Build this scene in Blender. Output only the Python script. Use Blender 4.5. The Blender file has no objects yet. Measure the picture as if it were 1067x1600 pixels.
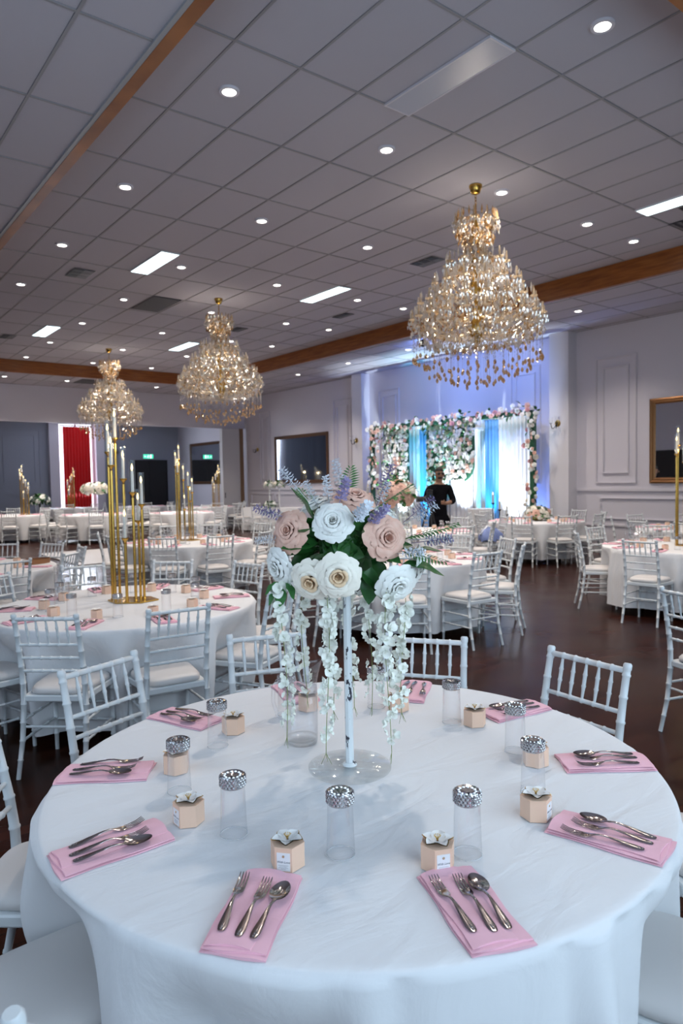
import bpy, math, random
from mathutils import Vector, Matrix
random.seed(7)
PI = math.pi
SC = bpy.context.scene
COL = SC.collection
R_ = math.radians

# ---------------------------------------------------------------- camera
cd = bpy.data.cameras.new('camera')
cam = bpy.data.objects.new('camera', cd)
COL.objects.link(cam)
YAW, PITCH, ROLL = 0.663184, -0.04812, -0.017509
fw = Vector((math.sin(YAW) * math.cos(PITCH), math.cos(YAW) * math.cos(PITCH), math.sin(PITCH)))
rt = Vector((math.cos(YAW), -math.sin(YAW), 0))
up = rt.cross(fw)
r2 = math.cos(ROLL) * rt + math.sin(ROLL) * up
u2 = -math.sin(ROLL) * rt + math.cos(ROLL) * up
M = Matrix((r2, u2, -fw)).transposed().to_4x4()
M.translation = (0, 0, 1.63)
cam.matrix_world = M
cd.sensor_fit = 'VERTICAL'
cd.sensor_height = 36
cd.lens = 1086.27 / 1600 * 36
cd.clip_start = 0.05
cd.dof.use_dof = True
cd.dof.focus_distance = 2.2
cd.dof.aperture_fstop = 5.0
SC.camera = cam

# ---------------------------------------------------------------- world, exposure, large lights
w = bpy.data.worlds.new('world')
SC.world = w
w.use_nodes = True
w.node_tree.nodes['Background'].inputs[0].default_value = (0.62, 0.78, 1.0, 1)
w.node_tree.nodes['Background'].inputs[1].default_value = 1.0
SC.view_settings.view_transform = 'Standard'
SC.view_settings.look = 'None'
SC.view_settings.gamma = 1
SC.view_settings.use_curve_mapping = False
SC.view_settings.exposure = 0.02
SC.cycles.use_denoising = True
SC.cycles.max_bounces = 6
SC.cycles.glossy_bounces = 3
SC.cycles.use_adaptive_sampling = True
SC.cycles.adaptive_threshold = 0.08
SC.cycles.diffuse_bounces = 3
SC.cycles.transparent_max_bounces = 14
SC.cycles.sample_clamp_indirect = 4
SC.cycles.caustics_reflective = False
SC.cycles.caustics_refractive = False

E_DOWN = 110.0        # each downlight
E_WIN = 132.0        # daylight through the windows behind the camera
E_FLUO = 9.0


def lamp(name, kind, loc, energy, col=(1, 1, 1), target=None, size=0.1, parent=None, **kw):
    ld = bpy.data.lights.new(name, kind)
    ld.energy = energy
    ld.color = col
    if kind == 'AREA':
        ld.shape = 'RECTANGLE'
        ld.size, ld.size_y = size
    else:
        ld.shadow_soft_size = size
    for k, v in kw.items():
        setattr(ld, k, v)
    o = bpy.data.objects.new(name, ld)
    COL.objects.link(o)
    o.location = loc
    if target is not None:
        o.rotation_euler = (Vector(target) - Vector(loc)).to_track_quat('-Z', 'Y').to_euler()
    if parent:
        o.parent = parent
    return o


WIN_COL = (0.63, 0.84, 1.0)
lamp('window_daylight', 'AREA', (2.4, -1.52, 2.15), E_WIN, WIN_COL, (2.4, 5, 1.6), (6.4, 2.1))
lamp('window_daylight', 'AREA', (-1.52, 2.6, 2.15), E_WIN * 0.2, WIN_COL, (5, 2.6, 1.6), (4.4, 2.1))
lamp('back_window_daylight', 'AREA', (8.75, 27.9, 2.4), 170, (0.75, 0.85, 1.0), (8.75, 20, 1.6), (1.3, 2.6))

# ---------------------------------------------------------------- materials
MATS = {}


def mat(name, col, rough=0.5, metal=0.0, bump=None, noise=None, spec=0.5, emit=None, coat=0.0, sheen=0.0, sss=0.0):
    m = bpy.data.materials.new(name)
    m.use_nodes = True
    nt = m.node_tree
    b = nt.nodes['Principled BSDF']
    b.inputs['Base Color'].default_value = (*col, 1)
    b.inputs['Roughness'].default_value = rough
    b.inputs['Metallic'].default_value = metal
    b.inputs['Specular IOR Level'].default_value = spec
    b.inputs['Coat Weight'].default_value = coat
    b.inputs['Sheen Weight'].default_value = sheen
    if emit:
        b.inputs['Emission Color'].default_value = (*emit[0], 1)
        b.inputs['Emission Strength'].default_value = emit[1]
    tc = None
    if bump or noise:
        tc = nt.nodes.new('ShaderNodeTexCoord')
    if noise:                                   # (scale, colour2, amount)
        n = nt.nodes.new('ShaderNodeTexNoise')
        n.inputs['Scale'].default_value = noise[0]
        n.inputs['Detail'].default_value = 4
        nt.links.new(tc.outputs['Object'], n.inputs['Vector'])
        mx = nt.nodes.new('ShaderNodeMix')
        mx.data_type = 'RGBA'
        mx.inputs[6].default_value = (*col, 1)
        mx.inputs[7].default_value = (*noise[1], 1)
        mr = nt.nodes.new('ShaderNodeMapRange')
        mr.inputs[1].default_value = 0.35
        mr.inputs[2].default_value = 0.65
        mr.inputs[4].default_value = noise[2]
        nt.links.new(n.outputs[0], mr.inputs[0])
        nt.links.new(mr.outputs[0], mx.inputs[0])
        nt.links.new(mx.outputs[2], b.inputs['Base Color'])
    if bump:                                    # (scale, strength, distance)
        n = nt.nodes.new('ShaderNodeTexNoise')
        n.inputs['Scale'].default_value = bump[0]
        n.inputs['Detail'].default_value = 3
        nt.links.new(tc.outputs['Object'], n.inputs['Vector'])
        bp = nt.nodes.new('ShaderNodeBump')
        bp.inputs['Strength'].default_value = bump[1]
        bp.inputs['Distance'].default_value = bump[2]
        nt.links.new(n.outputs[0], bp.inputs['Height'])
        nt.links.new(bp.outputs[0], b.inputs['Normal'])
    MATS[name] = m
    return m


def emis(name, col, s):
    m = bpy.data.materials.new(name)
    m.use_nodes = True
    nt = m.node_tree
    nt.nodes.remove(nt.nodes['Principled BSDF'])
    e = nt.nodes.new('ShaderNodeEmission')
    e.inputs[0].default_value = (*col, 1)
    e.inputs[1].default_value = s
    nt.links.new(e.outputs[0], nt.nodes['Material Output'].inputs[0])
    MATS[name] = m
    return m


def thin_glass(name, tint=(1, 1, 1), base=0.06, edge=0.55, rough=0.03, diff=0.0):
    m = bpy.data.materials.new(name)
    m.use_nodes = True
    nt = m.node_tree
    nt.nodes.remove(nt.nodes['Principled BSDF'])
    t = nt.nodes.new('ShaderNodeBsdfTransparent')
    t.inputs[0].default_value = (*tint, 1)
    g = nt.nodes.new('ShaderNodeBsdfGlossy')
    g.inputs['Roughness'].default_value = rough
    lw = nt.nodes.new('ShaderNodeLayerWeight')
    lw.inputs[0].default_value = 0.35
    mr = nt.nodes.new('ShaderNodeMapRange')
    mr.inputs[3].default_value = base
    mr.inputs[4].default_value = edge
    nt.links.new(lw.outputs['Facing'], mr.inputs[0])
    mx = nt.nodes.new('ShaderNodeMixShader')
    nt.links.new(mr.outputs[0], mx.inputs[0])
    nt.links.new(t.outputs[0], mx.inputs[1])
    nt.links.new(g.outputs[0], mx.inputs[2])
    out = mx
    if diff:
        d = nt.nodes.new('ShaderNodeBsdfDiffuse')
        d.inputs[0].default_value = (*tint, 1)
        m2 = nt.nodes.new('ShaderNodeMixShader')
        m2.inputs[0].default_value = diff
        nt.links.new(mx.outputs[0], m2.inputs[1])
        nt.links.new(d.outputs[0], m2.inputs[2])
        out = m2
    nt.links.new(out.outputs[0], nt.nodes['Material Output'].inputs[0])
    MATS[name] = m
    return m


def crystal(name, gcol, tcol, dcol, wg, wd):
    m = bpy.data.materials.new(name)
    m.use_nodes = True
    nt = m.node_tree
    nt.nodes.remove(nt.nodes['Principled BSDF'])
    t = nt.nodes.new('ShaderNodeBsdfTransparent')
    t.inputs[0].default_value = (*tcol, 1)
    g = nt.nodes.new('ShaderNodeBsdfGlossy')
    g.inputs[0].default_value = (*gcol, 1)
    g.inputs['Roughness'].default_value = 0.06
    d = nt.nodes.new('ShaderNodeBsdfTranslucent')
    d.inputs[0].default_value = (*dcol, 1)
    m1 = nt.nodes.new('ShaderNodeMixShader')
    m1.inputs[0].default_value = wg
    nt.links.new(t.outputs[0], m1.inputs[1])
    nt.links.new(g.outputs[0], m1.inputs[2])
    m2 = nt.nodes.new('ShaderNodeMixShader')
    m2.inputs[0].default_value = wd
    nt.links.new(m1.outputs[0], m2.inputs[1])
    nt.links.new(d.outputs[0], m2.inputs[2])
    nt.links.new(m2.outputs[0], nt.nodes['Material Output'].inputs[0])
    MATS[name] = m
    return m


def wood_floor():
    m = mat('floor_wood', (0.055, 0.02, 0.012), 0.22, spec=0.08)
    nt = m.node_tree
    b = nt.nodes['Principled BSDF']
    b.inputs['Coat Roughness'].default_value = 0.12
    tc = nt.nodes.new('ShaderNodeTexCoord')
    br = nt.nodes.new('ShaderNodeTexBrick')
    br.inputs['Color1'].default_value = (0.030, 0.008, 0.005, 1)
    br.inputs['Color2'].default_value = (0.056, 0.018, 0.010, 1)
    br.inputs['Mortar'].default_value = (0.022, 0.008, 0.005, 1)
    br.inputs['Scale'].default_value = 1.0
    br.inputs['Mortar Size'].default_value = 0.003
    br.inputs['Brick Width'].default_value = 0.36
    br.inputs['Row Height'].default_value = 0.09
    br.offset = 0.5
    nt.links.new(tc.outputs['Object'], br.inputs['Vector'])
    n = nt.nodes.new('ShaderNodeTexNoise')
    n.inputs['Scale'].default_value = 1.6
    nt.links.new(tc.outputs['Object'], n.inputs['Vector'])
    mx = nt.nodes.new('ShaderNodeMix')
    mx.data_type = 'RGBA'
    mx.blend_type = 'MULTIPLY'
    mx.inputs[0].default_value = 0.5
    nt.links.new(br.outputs[0], mx.inputs[6])
    nt.links.new(n.outputs[1], mx.inputs[7])
    nt.links.new(mx.outputs[2], b.inputs['Base Color'])
    mr = nt.nodes.new('ShaderNodeMapRange')
    mr.inputs[3].default_value = 0.16
    mr.inputs[4].default_value = 0.34
    nt.links.new(n.outputs[0], mr.inputs[0])
    nt.links.new(mr.outputs[0], b.inputs['Roughness'])
    return m


def beam_wood():
    m = mat('beam_wood', (0.2, 0.07, 0.02), 0.35)
    nt = m.node_tree
    b = nt.nodes['Principled BSDF']
    tc = nt.nodes.new('ShaderNodeTexCoord')
    mp = nt.nodes.new('ShaderNodeMapping')
    mp.inputs['Scale'].default_value = (1.2, 1.2, 14)
    n = nt.nodes.new('ShaderNodeTexNoise')
    n.inputs['Scale'].default_value = 2.0
    n.inputs['Detail'].default_value = 5
    cr = nt.nodes.new('ShaderNodeValToRGB')
    cr.color_ramp.elements[0].position = 0.3
    cr.color_ramp.elements[0].color = (0.20, 0.055, 0.010, 1)
    cr.color_ramp.elements[1].position = 0.7
    cr.color_ramp.elements[1].color = (0.38, 0.125, 0.026, 1)
    nt.links.new(tc.outputs['Object'], mp.inputs[0])
    nt.links.new(mp.outputs[0], n.inputs['Vector'])
    nt.links.new(n.outputs[0], cr.inputs[0])
    nt.links.new(cr.outputs[0], b.inputs['Base Color'])
    return m


def chipped_paint():
    m = mat('chipped_white_paint', (0.78, 0.82, 0.84), 0.4)
    nt = m.node_tree
    b = nt.nodes['Principled BSDF']
    tc = nt.nodes.new('ShaderNodeTexCoord')
    mp = nt.nodes.new('ShaderNodeMapping')
    mp.inputs['Scale'].default_value = (60, 60, 22)
    n = nt.nodes.new('ShaderNodeTexNoise')
    n.inputs['Scale'].default_value = 1.0
    n.inputs['Detail'].default_value = 5
    cr = nt.nodes.new('ShaderNodeValToRGB')
    cr.color_ramp.elements[0].position = 0.585
    cr.color_ramp.elements[0].color = (0.78, 0.82, 0.84, 1)
    cr.color_ramp.elements[1].position = 0.60
    cr.color_ramp.elements[1].color = (0.03, 0.03, 0.05, 1)
    nt.links.new(tc.outputs['Object'], mp.inputs[0])
    nt.links.new(mp.outputs[0], n.inputs['Vector'])
    nt.links.new(n.outputs[0], cr.inputs[0])
    nt.links.new(cr.outputs[0], b.inputs['Base Color'])
    return m


def acoustic_tile():
    m = mat('ceiling_tile', (0.52, 0.495, 0.545), 0.9, spec=0.1)
    nt = m.node_tree
    b = nt.nodes['Principled BSDF']
    tc = nt.nodes.new('ShaderNodeTexCoord')
    n = nt.nodes.new('ShaderNodeTexNoise')
    n.inputs['Scale'].default_value = 90
    n.inputs['Detail'].default_value = 3
    bp = nt.nodes.new('ShaderNodeBump')
    bp.inputs['Strength'].default_value = 0.15
    bp.inputs['Distance'].default_value = 0.003
    nt.links.new(tc.outputs['Object'], n.inputs['Vector'])
    nt.links.new(n.outputs[0], bp.inputs['Height'])
    nt.links.new(bp.outputs[0], b.inputs['Normal'])
    return m


def linen(name, col, col2, b1=0.36):
    m = mat(name, col, 0.75, spec=0.2, sheen=0.15)
    nt = m.node_tree
    b = nt.nodes['Principled BSDF']
    tc = nt.nodes.new('ShaderNodeTexCoord')
    mp = nt.nodes.new('ShaderNodeMapping')
    mp.inputs['Rotation'].default_value = (0, 0, 0.6)
    mp.inputs['Scale'].default_value = (2.2, 7.0, 3.0)
    n = nt.nodes.new('ShaderNodeTexNoise')
    n.inputs['Scale'].default_value = 1.6
    n.inputs['Detail'].default_value = 5
    n.inputs['Distortion'].default_value = 0.8
    n2 = nt.nodes.new('ShaderNodeTexNoise')
    n2.inputs['Scale'].default_value = 450
    nt.links.new(tc.outputs['Object'], mp.inputs[0])
    nt.links.new(mp.outputs[0], n.inputs['Vector'])
    nt.links.new(tc.outputs['Object'], n2.inputs['Vector'])
    bp = nt.nodes.new('ShaderNodeBump')
    bp.inputs['Strength'].default_value = b1
    bp.inputs['Distance'].default_value = 0.02
    nt.links.new(n.outputs[0], bp.inputs['Height'])
    bq = nt.nodes.new('ShaderNodeBump')
    bq.inputs['Strength'].default_value = 0.12
    bq.inputs['Distance'].default_value = 0.001
    nt.links.new(n2.outputs[0], bq.inputs['Height'])
    nt.links.new(bp.outputs[0], bq.inputs['Normal'])
    nt.links.new(bq.outputs[0], b.inputs['Normal'])
    return m


mat('wall_paint', (0.70, 0.67, 0.73), 0.7, bump=(60, 0.05, 0.002))
mat('stage_wall_paint', (0.74, 0.72, 0.76), 0.7)
mat('back_wall_dim', (0.36, 0.39, 0.46), 0.7)  # dim daylight of the back room put into the wall colour
mat('moulding_paint', (0.72, 0.69, 0.74), 0.5)
acoustic_tile()
mat('ceiling_grid', (0.33, 0.315, 0.33), 0.6)
mat('trim_alu', (0.35, 0.36, 0.38), 0.4)
beam_wood()
wood_floor()
mat('dance_white', (0.36, 0.35, 0.36), 0.5)
linen('white_cloth', (0.80, 0.80, 0.82), None)
linen('pink_cloth', (0.90, 0.51, 0.60), None, 0.2)
mat('chair_white', (0.70, 0.73, 0.75), 0.38)
mat('cushion', (0.66, 0.63, 0.62), 0.6, sheen=0.1)
mat('gold', (0.62, 0.38, 0.09), 0.22, 1.0)
mat('gold_leaf', (0.72, 0.48, 0.14), 0.3, 1.0)
mat('steel', (0.44, 0.39, 0.38), 0.13, 1.0)
mat('chrome', (0.6, 0.6, 0.62), 0.12, 1.0)
mat('glitter', (0.55, 0.54, 0.55), 0.13, 1.0)
mat('peach_card', (0.85, 0.57, 0.42), 0.55)
mat('label_card', (0.85, 0.85, 0.86), 0.5)
mat('ink', (0.05, 0.06, 0.09), 0.6)
mat('ink_grey', (0.45, 0.45, 0.48), 0.6)
mat('petal_card', (0.86, 0.84, 0.82), 0.5)
mat('rose_white', (0.92, 0.92, 0.87), 0.6, sheen=0.2)
mat('rose_cream', (0.94, 0.88, 0.76), 0.6, sheen=0.2)
mat('rose_heart', (0.85, 0.62, 0.40), 0.6)
mat('rose_dusty', (0.76, 0.43, 0.33), 0.6, sheen=0.2, noise=(40, (0.82, 0.52, 0.41), 1.0))
mat('rose_peach', (0.70, 0.40, 0.28), 0.6)
mat('leaf_green', (0.018, 0.10, 0.022), 0.42, noise=(30, (0.04, 0.17, 0.03), 0.8))
mat('leaf_bright', (0.05, 0.20, 0.05), 0.45)
mat('stem_green', (0.22, 0.28, 0.08), 0.6)
mat('lilac', (0.30, 0.25, 0.45), 0.6)
mat('floret_white', (0.75, 0.79, 0.86), 0.6)
mat('wisteria_petal', (0.92, 0.93, 0.85), 0.6)
chipped_paint()
thin_glass('glass', (0.985, 0.99, 1.0), 0.012, 0.5)
thin_glass('glass_rim', (0.95, 0.97, 0.99), 0.05, 0.4, 0.05, 0.35)
thin_glass('acrylic', (0.985, 0.995, 0.995), 0.0, 0.3, 0.05, 0.03)
thin_glass('tube_glass', (0.97, 0.98, 1.0), 0.04, 0.4)
crystal('crystal_clear', (1, 0.98, 0.95), (0.97, 0.96, 0.95), (0.90, 0.86, 0.82), 0.5, 0.28)
crystal('crystal_amber', (1, 0.86, 0.68), (0.95, 0.82, 0.62), (0.70, 0.50, 0.30), 0.5, 0.34)
crystal('crystal_arm', (1, 0.92, 0.8), (0.96, 0.9, 0.8), (0.78, 0.66, 0.5), 0.5, 0.35)
mat('candle_wax', (0.85, 0.80, 0.68), 0.5)
emis('flame', (1.0, 0.72, 0.28), 4.5)
emis('downlight_lens', (1.0, 0.93, 0.84), 14.0)
emis('fluo_panel', (0.72, 0.95, 1.0), 4.5)
for k_ in ('flame', 'downlight_lens'):
    MATS[k_].cycles.emission_sampling = 'NONE'
mat('fluo_off', (0.55, 0.55, 0.62), 0.3)
emis('exit_green', (0.05, 0.75, 0.45), 1.6)
emis('exit_white', (0.8, 1.0, 0.9), 2.0)
emis('daylight_pane', (0.85, 0.85, 1.0), 3.0)
mat('mirror', (0.82, 0.84, 0.88), 0.02, 1.0)
mat('mirror_dimmed', (0.34, 0.38, 0.44), 0.05, 1.0)  # glass colour darkened to dull its reflection of the back room
mat('mirror_frame', (0.22, 0.10, 0.035), 0.3, 0.6)
mat('mirror_frame_dark', (0.10, 0.045, 0.02), 0.35)
mat('dark', (0.008, 0.008, 0.010), 0.5)
mat('dark_metal', (0.03, 0.03, 0.033), 0.4, 0.5)
mat('vent_grey', (0.16, 0.15, 0.16), 0.6)
mat('vent_dark', (0.03, 0.03, 0.035), 0.6)
mat('curtain_red', (0.75, 0.008, 0.010), 0.7, sheen=0.1)
mat('curtain_dark', (0.035, 0.03, 0.03), 0.8)
mat('partition', (0.62, 0.60, 0.60), 0.6)
mat('partition_edge', (0.25, 0.15, 0.08), 0.6)
mat('drape_white', (0.82, 0.82, 0.86), 0.8)
mat('drape_blue_lit', (0.18, 0.42, 0.80), 0.7)  # blue stage light on the folds put into the fabric colour
mat('arch_green', (0.02, 0.10, 0.05), 0.6)
mat('pink_bloom', (0.60, 0.28, 0.28), 0.6)
mat('skin', (0.30, 0.16, 0.10), 0.5)
mat('black_cloth', (0.005, 0.005, 0.007), 0.9, spec=0.1)
mat('hair_black', (0.008, 0.007, 0.006), 0.6)
mat('tray_wood', (0.30, 0.13, 0.05), 0.5)
mat('bottle_glass', (0.012, 0.02, 0.012), 0.1)
mat('blue_cloth', (0.18, 0.24, 0.48), 0.8)
mat('ceramic_white', (0.8, 0.8, 0.8), 0.3)


# ---------------------------------------------------------------- mesh builder
class MB:
    def __init__(s):
        s.v = []
        s.f = []

    def add(s, vs, fs):
        o = len(s.v)
        s.v += [tuple(v) for v in vs]
        s.f += [tuple(i + o for i in f) for f in fs]

    def box(s, x0, x1, y0, y1, z0, z1):
        s.add([(x0, y0, z0), (x1, y0, z0), (x1, y1, z0), (x0, y1, z0), (x0, y0, z1), (x1, y0, z1), (x1, y1, z1), (x0, y1, z1)],
              [(0, 3, 2, 1), (4, 5, 6, 7), (0, 1, 5, 4), (1, 2, 6, 5), (2, 3, 7, 6), (3, 0, 4, 7)])
        return s

    def lathe(s, prof, n=16, org=(0, 0, 0), axis=None, cap0=True, cap1=True):
        org = Vector(org)
        if axis is None:
            X, Y, Z = Vector((1, 0, 0)), Vector((0, 1, 0)), Vector((0, 0, 1))
        else:
            Z = Vector(axis).normalized()
            X = Z.cross(Vector((0, 0, 1)) if abs(Z.z) < 0.95 else Vector((1, 0, 0))).normalized()
            Y = Z.cross(X)
        vs, fs = [], []
        for r, z in prof:
            for k in range(n):
                a = 2 * PI * k / n
                vs.append(org + X * (r * math.cos(a)) + Y * (r * math.sin(a)) + Z * z)
        for i in range(len(prof) - 1):
            for k in range(n):
                k2 = (k + 1) % n
                fs.append((i * n + k, i * n + k2, (i + 1) * n + k2, (i + 1) * n + k))
        if cap0:
            fs.append(tuple(range(n - 1, -1, -1)))
        if cap1:
            b = (len(prof) - 1) * n
            fs.append(tuple(b + k for k in range(n)))
        s.add(vs, fs)
        return s

    def rod(s, p0, p1, r0, r1=None, n=8, rings=(), rw=0.006, rh=0.004):
        """a straight round bar with raised bamboo rings at the given distances"""
        p0, p1 = Vector(p0), Vector(p1)
        L = (p1 - p0).length
        r1 = r0 if r1 is None else r1
        R = lambda d: r0 + (r1 - r0) * d / L
        prof = [(R(0), 0)]
        for d in sorted(rings):
            prof += [(R(d), d - rw), (R(d) + rh, d - rw * 0.5), (R(d) + rh, d + rw * 0.5), (R(d), d + rw)]
        prof.append((R(L), L))
        s.lathe(prof, n, p0, p1 - p0)
        return s

    def tube(s, path, rad, n=6, cap=True):
        P = [Vector(p) for p in path]
        rad = rad if isinstance(rad, (list, tuple)) else [rad] * len(P)
        vs, fs = [], []
        X = None
        for i, p in enumerate(P):
            T = (P[min(i + 1, len(P) - 1)] - P[max(i - 1, 0)]).normalized()
            if X is None:
                X = T.cross(Vector((0, 0, 1)) if abs(T.z) < 0.9 else Vector((1, 0, 0))).normalized()
            else:
                X = (X - T * X.dot(T)).normalized()
            Y = T.cross(X)
            for k in range(n):
                a = 2 * PI * k / n
                vs.append(p + X * (rad[i] * math.cos(a)) + Y * (rad[i] * math.sin(a)))
        for i in range(len(P) - 1):
            for k in range(n):
                k2 = (k + 1) % n
                fs.append((i * n + k, i * n + k2, (i + 1) * n + k2, (i + 1) * n + k))
        if cap:
            fs.append(tuple(range(n - 1, -1, -1)))
            fs.append(tuple((len(P) - 1) * n + k for k in range(n)))
        s.add(vs, fs)
        return s

    def surf(s, fn, nu, nv, wrap=False):
        vs = [fn(i / nu, j / nv) for j in range(nv + 1) for i in range(nu + (0 if wrap else 1))]
        w_ = nu if wrap else nu + 1
        fs = []
        for j in range(nv):
            for i in range(nu):
                i2 = (i + 1) % w_
                fs.append((j * w_ + i, j * w_ + i2, (j + 1) * w_ + i2, (j + 1) * w_ + i))
        s.add(vs, fs)
        return s

    def prism(s, poly, z0, z1, bev=0.0):
        n = len(poly)
        c = Vector((sum(p[0] for p in poly) / n, sum(p[1] for p in poly) / n))
        rings = []
        if bev:
            k = lambda p, d: ((Vector(p) - c) * (1 - d / max(1e-6, (Vector(p) - c).length)) + c)
            rings = [([k(p, bev) for p in poly], z0), (poly, z0 + bev), (poly, z1 - bev), ([k(p, bev) for p in poly], z1)]
        else:
            rings = [(poly, z0), (poly, z1)]
        vs = [(p[0], p[1], z) for r, z in rings for p in r]
        fs = [tuple(range(n - 1, -1, -1)), tuple((len(rings) - 1) * n + k for k in range(n))]
        for i in range(len(rings) - 1):
            for k in range(n):
                k2 = (k + 1) % n
                fs.append((i * n + k, i * n + k2, (i + 1) * n + k2, (i + 1) * n + k))
        s.add(vs, fs)
        return s

    def gem(s, c, r, h, n=4, top=0.45, axis=None):
        """a faceted drop"""
        return s.lathe([(r * 0.15, -h * (1 - top)), (r, 0), (r * 0.15, h * top)], n, c, axis)

    def ball(s, c, r, n=8, m=5, sc=(1, 1, 1)):
        prof = [(math.sin(PI * j / m) * r + 1e-5, -math.cos(PI * j / m) * r) for j in range(m + 1)]
        o = len(s.v)
        s.lathe(prof, n, (0, 0, 0))
        for i in range(o, len(s.v)):
            x, y, z = s.v[i]
            s.v[i] = (x * sc[0] + c[0], y * sc[1] + c[1], z * sc[2] + c[2])
        return s

    def xf(s, Mx):
        s.v = [tuple(Mx @ Vector(v)) for v in s.v]
        return s

    def join(s, o, Mx=None):
        s.add([Mx @ Vector(v) for v in o.v] if Mx else o.v, o.f)
        return s

    def mesh(s, name, m, smooth=False, auto=None):
        me = bpy.data.meshes.new(name)
        me.from_pydata(s.v, [], s.f)
        me.materials.append(MATS[m])
        if smooth:
            me.polygons.foreach_set('use_smooth', [True] * len(me.polygons))
            if auto:
                me.set_sharp_from_angle(angle=R_(auto))
        me.update()
        return me


def obj(name, me, parent=None, loc=None, rot=None, scale=None, mx=None):
    o = bpy.data.objects.new(name, me)
    COL.objects.link(o)
    if mx is not None:
        o.matrix_local = mx
    else:
        if loc is not None:
            o.location = loc
        if rot is not None:
            o.rotation_euler = rot
        if scale is not None:
            o.scale = scale if hasattr(scale, '__len__') else (scale,) * 3
    if parent is not None:
        o.parent = parent
    return o


def tag(o, label, cat, group=None):
    o['label'] = label
    o['category'] = cat
    if group:
        o['group'] = group
    return o


def thing(name, label, cat, loc=(0, 0, 0), rz=0.0, group=None, scale=None):
    return tag(obj(name, None, None, loc, (0, 0, rz), scale), label, cat, group)


def build(parent, spec):
    """spec: list of (name, mesh, matrix or None, sub-spec); two levels below the thing"""
    for name, me, mx, sub in spec:
        o = obj(name, me, parent, mx=mx)
        if me is not None and me.get('stuff'):
            o['kind'] = 'stuff'
        if sub:
            build(o, sub)


def struct(name, me, parent=None, **k):
    o = obj(name, me, parent, **k)
    if parent is None:
        o['kind'] = 'structure'
    return o


def T(x, y, z, rz=0.0, rx=0.0, ry=0.0, s=1.0):
    return Matrix.Translation((x, y, z)) @ Matrix.Rotation(rz, 4, 'Z') @ Matrix.Rotation(ry, 4, 'Y') @ Matrix.Rotation(rx, 4, 'X') @ Matrix.Scale(s, 4)


def face_to(p, d, roll=0.0, s=1.0):
    """matrix at p whose local Z points along d"""
    q = Vector(d).to_track_quat('Z', 'Y')
    return Matrix.Translation(p) @ q.to_matrix().to_4x4() @ Matrix.Rotation(roll, 4, 'Z') @ Matrix.Scale(s, 4)


def sm(a, b, x):
    t = max(0.0, min(1.0, (x - a) / (b - a)))
    return t * t * (3 - 2 * t)


HOURS = ['twelve', 'one', 'two', 'three', 'four', 'five', 'six', 'seven', 'eight', 'nine', 'ten', 'eleven']
ORD = ['first', 'second', 'third', 'fourth', 'fifth', 'sixth', 'seventh', 'eighth', 'ninth', 'tenth', 'eleventh', 'twelfth']


def clock(tx, ty, ang):
    """hour of a place at the round table at (tx, ty), twelve being the side away from the viewer"""
    away = math.degrees(math.atan2(ty, tx))
    return (away - ang) % 360 / 30.0


def hours(tx, ty, angs):
    taken, out = set(), []
    for a in angs:
        h = clock(tx, ty, a)
        for c in (round(h), math.floor(h), math.ceil(h), round(h) + 1, round(h) - 1, round(h) + 2):
            if c % 12 not in taken:
                break
        taken.add(c % 12)
        out.append(HOURS[c % 12])
    return out

# ================================================================ STRUCTURE
XW, XL, YN, YE, YF = 13.1, -1.6, -1.6, 22.5, 28.2
ZU, ZL = 4.937, 4.62
RX0, RX1, RY0, RY1 = 2.17, 10.30, 2.27, 20.0      # the raised tray of the ceiling

struct('floor', MB().box(XL - 0.2, XW + 0.2, YN - 0.2, YF + 0.2, -0.12, 0).mesh('floor', 'floor_wood'))

_tile = {}


def tile_mesh(sx, sy):
    k = (round(sx, 3), round(sy, 3))
    if k not in _tile:
        m = MB()
        b = 0.006
        m.prism([(-sx / 2, -sy / 2), (sx / 2, -sy / 2), (sx / 2, sy / 2), (-sx / 2, sy / 2)], 0.0, 0.016, b)
        _tile[k] = m.mesh('tile', 'ceiling_tile')
    return _tile[k]


def cuts(a, b, o, step):
    k = math.ceil((a - o) / step)
    xs = [a]
    while o + k * step < b - 0.02:
        if o + k * step > a + 0.02:
            xs.append(o + k * step)
        k += 1
    return xs + [b]


def tiled_ceiling(x0, x1, y0, y1, z, ox, oy, ymax_tiles=99):
    root = struct('ceiling', MB().box(x0, x1, y0, y1, z + 0.03, z + 0.08).mesh('ceiling', 'ceiling_tile'))
    xs, ys = cuts(x0, x1, ox, 0.6), cuts(y0, y1, oy, 1.2)
    for i in range(len(xs) - 1):
        for j in range(len(ys) - 1):
            sx, sy = xs[i + 1] - xs[i] - 0.02, ys[j + 1] - ys[j] - 0.02
            if sx > 0.01 and sy > 0.01:
                obj('tile', tile_mesh(sx, sy), root, ((xs[i] + xs[i + 1]) / 2, (ys[j] + ys[j + 1]) / 2, z + 0.006 + random.uniform(0, 0.002)))
    g = MB()
    for x in xs:
        g.box(x - 0.0105, x + 0.0105, y0, y1, z, z + 0.03)
    for y in ys:
        g.box(x0, x1, y - 0.0105, y + 0.0105, z + 0.0005, z + 0.03)
    obj('grid', g.mesh('grid', 'ceiling_grid'), root)
    return root


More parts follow.
